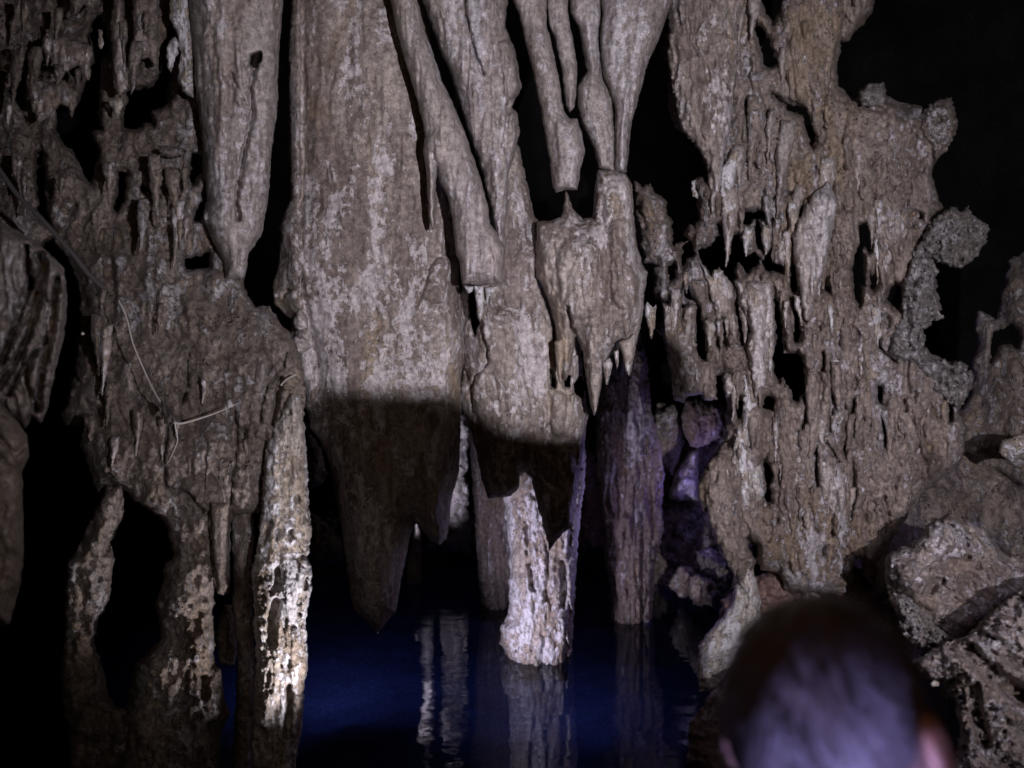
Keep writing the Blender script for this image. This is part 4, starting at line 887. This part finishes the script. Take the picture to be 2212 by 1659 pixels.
rock('boulder', P(9, (1310, 290), (1350, 260), (1480, 205), (1560, 130), (1640, 40), (1740, 5), (1830, 60), (1950, 110), (2060, 250), (2212, 300), (2420, 400), (2420, 760), (2050, 800), (1900, 850), (1650, 860), (1500, 780), (1400, 680), (1330, 560), (1305, 400)), 2.85, 0.22, 80, M_bank,
     'large pitted boulder with a pale left shoulder on the right bank', 'boulder', BR, sp=3.4, edge=5, edge_s=20, fbms=((0.06, 90, 80, 6), (0.012, 14, 12, 3)), pits=((70, 0.03, 3, 10, 0.9),), grooves=((P(9, (1720, 80), (1830, 170), (1850, 220)), 7, 0.06), (P(9, (1600, 520), (1640, 460), (1680, 450)), 12, 0.06), (P(9, (1300, 520), (1310, 650)), 8, 0.06)),
     humps=((P(9, (1400, 330), (1560, 200), (1700, 90)), 50, 0.08), (P(9, (1450, 430), (1600, 560)), 30, 0.05)))
rock('boulder', P(9, (1390, 560), (1450, 540), (1600, 680), (1660, 760), (1760, 810), (1650, 880), (1520, 900), (1420, 800), (1380, 660)), 2.5, 0.1, 36, M_por, 'dark corroded rock below the large pitted boulder', 'boulder', BR, sp=3.2, edge=5, edge_s=12, fbms=((0.05, 26, 26, 5),), ridges=((0.03, 10, 16, 3),), pits=((30, 0.04, 3, 8, 0.8),))
rock('boulder', P(9, (1480, 970), (1600, 910), (1650, 870), (1850, 790), (1950, 690), (2050, 600), (2212, 480), (2440, 430), (2440, 2000), (1650, 2000), (1750, 1600), (1800, 1450), (1770, 1250), (1700, 1130), (1540, 1040)), 2.35, 0.25, 90, M_bank,
     'near rough rock bank filling the lower right corner', 'boulder', BR, sp=3.8, edge=5, edge_s=18, fbms=((0.08, 90, 60, 6), (0.02, 18, 12, 4)), ridges=((0.02, 16, 12, 4),), pits=((90, 0.04, 4, 10, 0.7),),
     grooves=((P(9, (1760, 880), (1850, 900), (1950, 1000), (2100, 1120), (2212, 1200)), 26, 0.14), (P(9, (1890, 1150), (1900, 1300), (1960, 1500)), 20, 0.08), (P(9, (2100, 960), (2212, 980)), 14, 0.08)))
rock('stone_chip', P(9, (1605, 1115), (1630, 1092), (1665, 1105), (1660, 1130), (1615, 1135)), 2.0, 0.01, 8, M_white, 'small white stone chip right of the dark head', 'stone', 'loose white chips on the bank', sp=1.6, edge=1, fbms=((0.002, 8, 8, 3),))
rock('stone_chip', P(9, (1780, 1155), (1795, 1145), (1808, 1155), (1795, 1162)), 2.0, 0.006, 5, M_white, 'tiny white stone chip near the corner of the rock bank', 'stone', 'loose white chips on the bank', sp=1.2, edge=0.5, fbms=((0.001, 8, 8, 2),))
rock('stone_chip', P(4, (525, 495), (540, 493), (550, 505), (540, 515), (526, 512)), 2.6, 0.004, 4, M_white, 'bright white speck on the dark wall left', 'stone', sp=1.0, edge=0.4, fbms=((0.001, 8, 8, 2),))


# ------------------------------------------------------------------ cables and roots
def tube(name, pts, r, mat, sides=8, parent=None, taper=False):
    """pts: world points, smoothed with Catmull-Rom"""
    p = [Vector(q) for q in pts]
    p = [p[0] * 2 - p[1]] + p + [p[-1] * 2 - p[-2]]
    path = []
    for i in range(1, len(p) - 2):
        for t in np.linspace(0, 1, 8, endpoint=False):
            a, b, c, d = p[i - 1:i + 3]
            path.append(0.5 * ((2 * b) + (c - a) * t + (2 * a - 5 * b + 4 * c - d) * t ** 2 + (3 * b - a - 3 * c + d) * t ** 3))
    path.append(p[-2])
    V, F = [], []
    n = len(path)
    for i, q in enumerate(path):
        tan = (path[min(i + 1, n - 1)] - path[max(i - 1, 0)]).normalized()
        u = tan.cross(Vector((0, 1, 0.01))).normalized()
        v = tan.cross(u)
        rr = r * (1 - 0.8 * i / n) if taper else r
        for k in range(sides):
            a = 2 * math.pi * k / sides
            V.append(q + u * rr * math.cos(a) + v * rr * math.sin(a))
    for i in range(n - 1):
        for k in range(sides):
            F.append((i * sides + k, i * sides + (k + 1) % sides, (i + 1) * sides + (k + 1) % sides, (i + 1) * sides + k))
    o = mesh_obj(name, [tuple(q) for q in V], F, mat, parent)
    return o


M_cable = plain_mat('grey_cable_jacket', (0.10, 0.09, 0.09), 0.4, 0.5)
M_root = plain_mat('pale_root', (0.42, 0.38, 0.36), 0.7)
M_rootd = plain_mat('dark_root', (0.05, 0.04, 0.035), 0.8)


def trace(zone, Y, *pts):
    return [world(*q, Y) for q in P(zone, *pts)]


tag(tube('cable', trace(16, 2.45, (-120, 20), (0, 190), (180, 440), (420, 680), (600, 880), (760, 1060), (900, 1240), (1060, 1395)), 0.008, M_cable), 'dark grey cable slanting down the left wall', 'cable')
rt = tag(tube('root', trace(4, 2.62, (770, 290), (820, 400), (860, 560), (920, 710), (1000, 880), (1050, 960), (1130, 1060)), 0.0027, M_root, taper=False), 'long thin pale root hanging down to a dark tangle on the left wall', 'root')
tag(tube('root', trace(4, 2.62, (1130, 1080), (1180, 1085), (1300, 1052), (1420, 1010), (1545, 955)), 0.0048, M_root, taper=True), 'short pale root reaching right and up from the dark tangle', 'root')
tag(tube('root', trace(4, 2.62, (1130, 1050), (1140, 1130), (1150, 1200), (1110, 1300), (1075, 1360)), 0.003, M_root, taper=True), 'pale rootlet dangling below the dark tangle', 'root')
tag(tube('root', trace(4, 2.7, (1820, 840), (1860, 800), (1920, 770)), 0.003, M_root), 'tiny pale twig near the top of the bright pillar', 'root')
tangle = bpy.data.objects.new('root_tangle', None)
COL.objects.link(tangle)
tangle.location = world(*P(4, (1095, 1100))[0], 2.6)
tag(tangle, 'dark knot of rootlets where the pale roots meet', 'root')
rr_ = random.Random(4)
for k in range(14):
    a = (rr_.uniform(1040, 1080), rr_.uniform(940, 1000))
    b = (rr_.uniform(1060, 1130), rr_.uniform(1000, 1060))
    c = (rr_.uniform(1070, 1160), rr_.uniform(1050, 1105))
    q = [world(*P(4, e)[0], 2.6 + rr_.uniform(-0.012, 0.012)) for e in (a, b, c)]
    t_ = tube('rootlet', q, rr_.uniform(0.002, 0.006), M_rootd, 6)
    t_.parent = tangle
    t_.matrix_parent_inverse = tangle.matrix_basis.inverted()

# drop of water on the tip of the big column
m_drop, nt_, bs_ = nodes('water_drop_glass')
bs_.inputs['Transmission Weight'].default_value = 0.9
bs_.inputs['Roughness'].default_value = 0.02
bs_.inputs['IOR'].default_value = 1.33
V, F = [], []
c0 = Vector(world(815.5, 1366, 3.34))
for i in range(9):
    t = i / 8
    r = 0.0055 * math.sin(math.pi * min(1, t * 0.95 + 0.05)) ** 0.8 * (0.5 + 0.5 * t)
    for k in range(12):
        a = 2 * math.pi * k / 12
        V.append((c0.x + r * math.cos(a), c0.y + r * math.sin(a), c0.z + 0.004 - 0.013 * t))
for i in range(8):
    for k in range(12):
        F.append((i * 12 + k, i * 12 + (k + 1) % 12, (i + 1) * 12 + (k + 1) % 12, (i + 1) * 12 + k))
tag(mesh_obj('water_drop', V, F, m_drop), 'bright drop of water clinging to the tip of the big column', 'water drop')

# ------------------------------------------------------------------ the person at lower right, seen from behind
M_skin, nt_, bs_ = nodes('skin')
bs_.inputs['Base Color'].default_value = (0.46, 0.27, 0.21, 1)
bs_.inputs['Roughness'].default_value = 0.5
bs_.inputs['Subsurface Weight'].default_value = 0.08
M_hair = plain_mat('dark_hair', (0.085, 0.075, 0.085), 0.5, 0.5)
M_shirt = plain_mat('dark_blue_shirt', (0.04, 0.045, 0.10), 0.85)
M_shorts = plain_mat('black_shorts', (0.02, 0.02, 0.022), 0.85)

HX, HY, HZ = 0.276, 0.64, 1.196     # centre of the head
PERS = bpy.data.objects.new('person', None)
COL.objects.link(PERS)
PERS.location = (HX, HY, 0.03)
tag(PERS, 'person with short dark hair close to the camera, out of focus, seen from behind', 'person')


def skin_body(name, verts, edges, radii, mat, root=0, levels=2):
    me = bpy.data.meshes.new(name)
    me.from_pydata(verts, edges, [])
    o = bpy.data.objects.new(name, me)
    COL.objects.link(o)
    md = o.modifiers.new('Skin', 'SKIN')
    md.use_smooth_shade = True
    lay = me.skin_vertices[0].data if me.skin_vertices else None
    if lay is None:
        bm = bmesh.new()
        bm.from_mesh(me)
        bm.verts.layers.skin.verify()
        bm.to_mesh(me)
        bm.free()
        lay = me.skin_vertices[0].data
    for i, r in enumerate(radii):
        lay[i].radius = r if isinstance(r, tuple) else (r, r)
        lay[i].use_root = (i == root)
    sb = o.modifiers.new('Subdivision', 'SUBSURF')
    sb.levels = levels
    sb.render_levels = levels
    me.materials.append(mat)
    return o


# body: pelvis root, spine, neck, arms, legs (local to the person's base, facing +Y)
k = 0.80
bv, be, br = [], [], []


def jv(p, r, frm=None):
    bv.append(tuple(c * k for c in p))
    br.append(tuple(q * k for q in r) if isinstance(r, tuple) else r * k)
    if frm is not None:
        be.append((frm, len(bv) - 1))
    return len(bv) - 1


pel = jv((0, 0, 0.78), (0.14, 0.10))
wai = jv((0, 0.01, 0.93), (0.12, 0.09), pel)
che = jv((0, 0.0, 1.08), (0.14, 0.10), wai)
nb = jv((0, 0.0, 1.19), (0.085, 0.07), che)
nk = jv((0, 0.02, 1.27), 0.050, nb)
nt0 = jv((0, 0.03, 1.36), 0.050, nk)
for sgn in (-1, 1):
    sh = jv((sgn * 0.155, 0, 1.14), 0.05, che)
    el = jv((sgn * 0.20, -0.02, 0.90), 0.038, sh)
    wr = jv((sgn * 0.19, 0.10, 0.70), 0.027, el)
    hd = jv((sgn * 0.185, 0.14, 0.64), (0.034, 0.016), wr)
    fi = jv((sgn * 0.18, 0.17, 0.58), (0.026, 0.010), hd)
    hp = jv((sgn * 0.085, 0, 0.72), 0.085, pel)
    kn = jv((sgn * 0.095, 0.02, 0.42), 0.055, hp)
    an = jv((sgn * 0.095, -0.01, 0.06), 0.036, kn)
    to = jv((sgn * 0.10, 0.13, 0.03), (0.036, 0.026), an)
body = skin_body('body', bv, be, br, M_skin, pel)
body.parent = PERS


def shell_part(name, rings, mat, sides=32):
    V, F = [], []
    for (cx, cy, cz, rx, ry) in rings:
        for q in range(sides):
            a = 2 * math.pi * q / sides
            V.append((cx + rx * math.cos(a), cy + ry * math.sin(a), cz))
    for i in range(len(rings) - 1):
        for q in range(sides):
            F.append((i * sides + q, i * sides + (q + 1) % sides, (i + 1) * sides + (q + 1) % sides, (i + 1) * sides + q))
    o = mesh_obj(name, V, F, mat)
    o.parent = PERS
    return o


shell_part('shirt', [(0, 0, 0.60, 0.135, 0.105), (0, 0, 0.70, 0.128, 0.10), (0, 0, 0.80, 0.132, 0.102), (0, 0, 0.89, 0.142, 0.10), (0, 0, 0.935, 0.130, 0.085), (0, 0.005, 0.965, 0.085, 0.066), (0, 0.008, 0.985, 0.06, 0.056)], M_shirt)
shell_part('shorts', [(0, 0, 0.44, 0.15, 0.11), (0, 0, 0.55, 0.142, 0.108), (0, 0, 0.63, 0.128, 0.1)], M_shorts)


def head_mesh():
    V, F = [], []
    nu_, nv_ = 40, 28
    for j in range(nv_ + 1):
        ph = math.pi * j / nv_
        for i in range(nu_):
            th = 2 * math.pi * i / nu_
            x, y, z = math.sin(ph) * math.cos(th), math.sin(ph) * math.sin(th), math.cos(ph)
            X, Y, Z = 0.070 * x, 0.086 * y, 0.100 * z
            if z < 0:                                         # jaw narrows, chin forward
                X *= 1 - 0.30 * z * z
                if y < 0:
                    Y *= 1 + 0.42 * z
                else:
                    Y *= 1 - 0.12 * z * z
            f = max(0, y)
            Y += 0.018 * math.exp(-((x / 0.16) ** 2 + ((z + 0.12) / 0.16) ** 2)) * (f > 0.5)      # nose
            Y -= 0.008 * (math.exp(-(((abs(x) - 0.36) / 0.16) ** 2 + ((z - 0.06) / 0.12) ** 2))) * (f > 0.4)   # eye sockets
            Y += 0.006 * math.exp(-((x / 0.3) ** 2 + ((z + 0.46) / 0.07) ** 2)) * (f > 0.4)       # lips
            V.append((X, Y, Z))
    for j in range(nv_):
        for i in range(nu_):
            F.append((j * nu_ + i, (j + 1) * nu_ + i, (j + 1) * nu_ + (i + 1) % nu_, j * nu_ + (i + 1) % nu_))
    return V, F


from mathutils import Euler, Matrix
HROT = Euler((math.radians(4), math.radians(-17), math.radians(-50)), 'XYZ').to_matrix()
head_off = Vector((0, 0, HZ - 0.03))


def put(V):
    return [tuple(HROT @ Vector(v) + head_off) for v in V]


V, F = head_mesh()
hd_o = mesh_obj('head', put(V), F, M_skin)
hd_o.parent = PERS
# hair: cap of the skull above the nape plus many tufts
rh = random.Random(12)
HV, HF = [], []
for j in range(18):
    for i in range(48):
        th = 2 * math.pi * i / 48
        yy = math.sin(th)
        lim = 0.49 + 0.17 * (-yy) if yy < 0 else 0.49 - 0.20 * yy          # hair line lower at the back
        ph = math.pi * lim * j / 17
        n = 1 + (0.03 * math.sin(7 * th + 5 * ph) + 0.015 * rh.uniform(-1, 1)) * math.sin(ph)
        HV.append((0.081 * n * math.sin(ph) * math.cos(th), 0.097 * n * math.sin(ph) * yy, 0.004 + 0.110 * n * math.cos(ph)))
for j in range(17):
    for i in range(48):
        HF.append((j * 48 + i, (j + 1) * 48 + i, (j + 1) * 48 + (i + 1) % 48, j * 48 + (i + 1) % 48))
hair = mesh_obj('hair', put(HV), HF, M_hair)
hair.parent = PERS
TV, TF = [], []
for q in range(1600):
    th = rh.uniform(0, 2 * math.pi)
    lim = 0.49 + 0.17 * (-math.sin(th)) if math.sin(th) < 0 else 0.49 - 0.20 * math.sin(th)
    ph = math.pi * lim * math.sqrt(rh.random())
    nrm = Vector((math.sin(ph) * math.cos(th), math.sin(ph) * math.sin(th), math.cos(ph)))
    p0 = Vector((0.080 * nrm.x, 0.096 * nrm.y, 0.004 + 0.109 * nrm.z))
    tng = Vector((math.cos(ph) * math.cos(th), math.cos(ph) * math.sin(th), -math.sin(ph)))       # down along the skull
    tng = (tng + Vector((rh.uniform(-0.5, 0.5), rh.uniform(-0.5, 0.5), rh.uniform(-0.2, 0.2)))).normalized()
    L = rh.uniform(0.014, 0.030)
    p1 = p0 + (nrm * 0.22 + tng * 0.75) * L
    p2 = p1 + (tng * 0.8 - nrm * 0.02) * L * 0.7
    sd_ = nrm.cross(Vector((0, 0, 1)))
    sd_ = (sd_.normalized() if sd_.length > 0.01 else Vector((1, 0, 0))) * 0.0010
    b0 = len(TV)
    TV += [p0 - sd_, p0 + sd_, p1 + sd_ * 0.8, p1 - sd_ * 0.8, p2 + sd_ * 0.15, p2 - sd_ * 0.15]
    TF += [(b0, b0 + 1, b0 + 2, b0 + 3), (b0 + 3, b0 + 2, b0 + 4, b0 + 5)]
tufts = mesh_obj('hair_strands', put(TV), TF, M_hair)
tufts.parent = PERS
tufts['kind'] = 'stuff'
for sgn in (-1, 1):
    V, F = [], []
    for j in range(13):
        ph = math.pi * j / 12
        for i in range(16):
            th = 2 * math.pi * i / 16
            x, y, z = 0.010 * math.sin(ph) * math.cos(th), 0.022 * math.sin(ph) * math.sin(th), 0.036 * math.cos(ph)
            y *= 1 + 0.3 * z / 0.031
            x += -0.004 * math.exp(-((y / 0.009) ** 2 + (z / 0.015) ** 2)) * (1 if x > 0 else 0)
            V.append((sgn * (0.086 + x + 0.35 * max(0, -y)), -0.006 + y, -0.014 + z))
    for j in range(12):
        for i in range(16):
            F.append((j * 16 + i, (j + 1) * 16 + i, (j + 1) * 16 + (i + 1) % 16, j * 16 + (i + 1) % 16))
    e = mesh_obj('ear', put(V), F, M_skin)
    e.parent = PERS
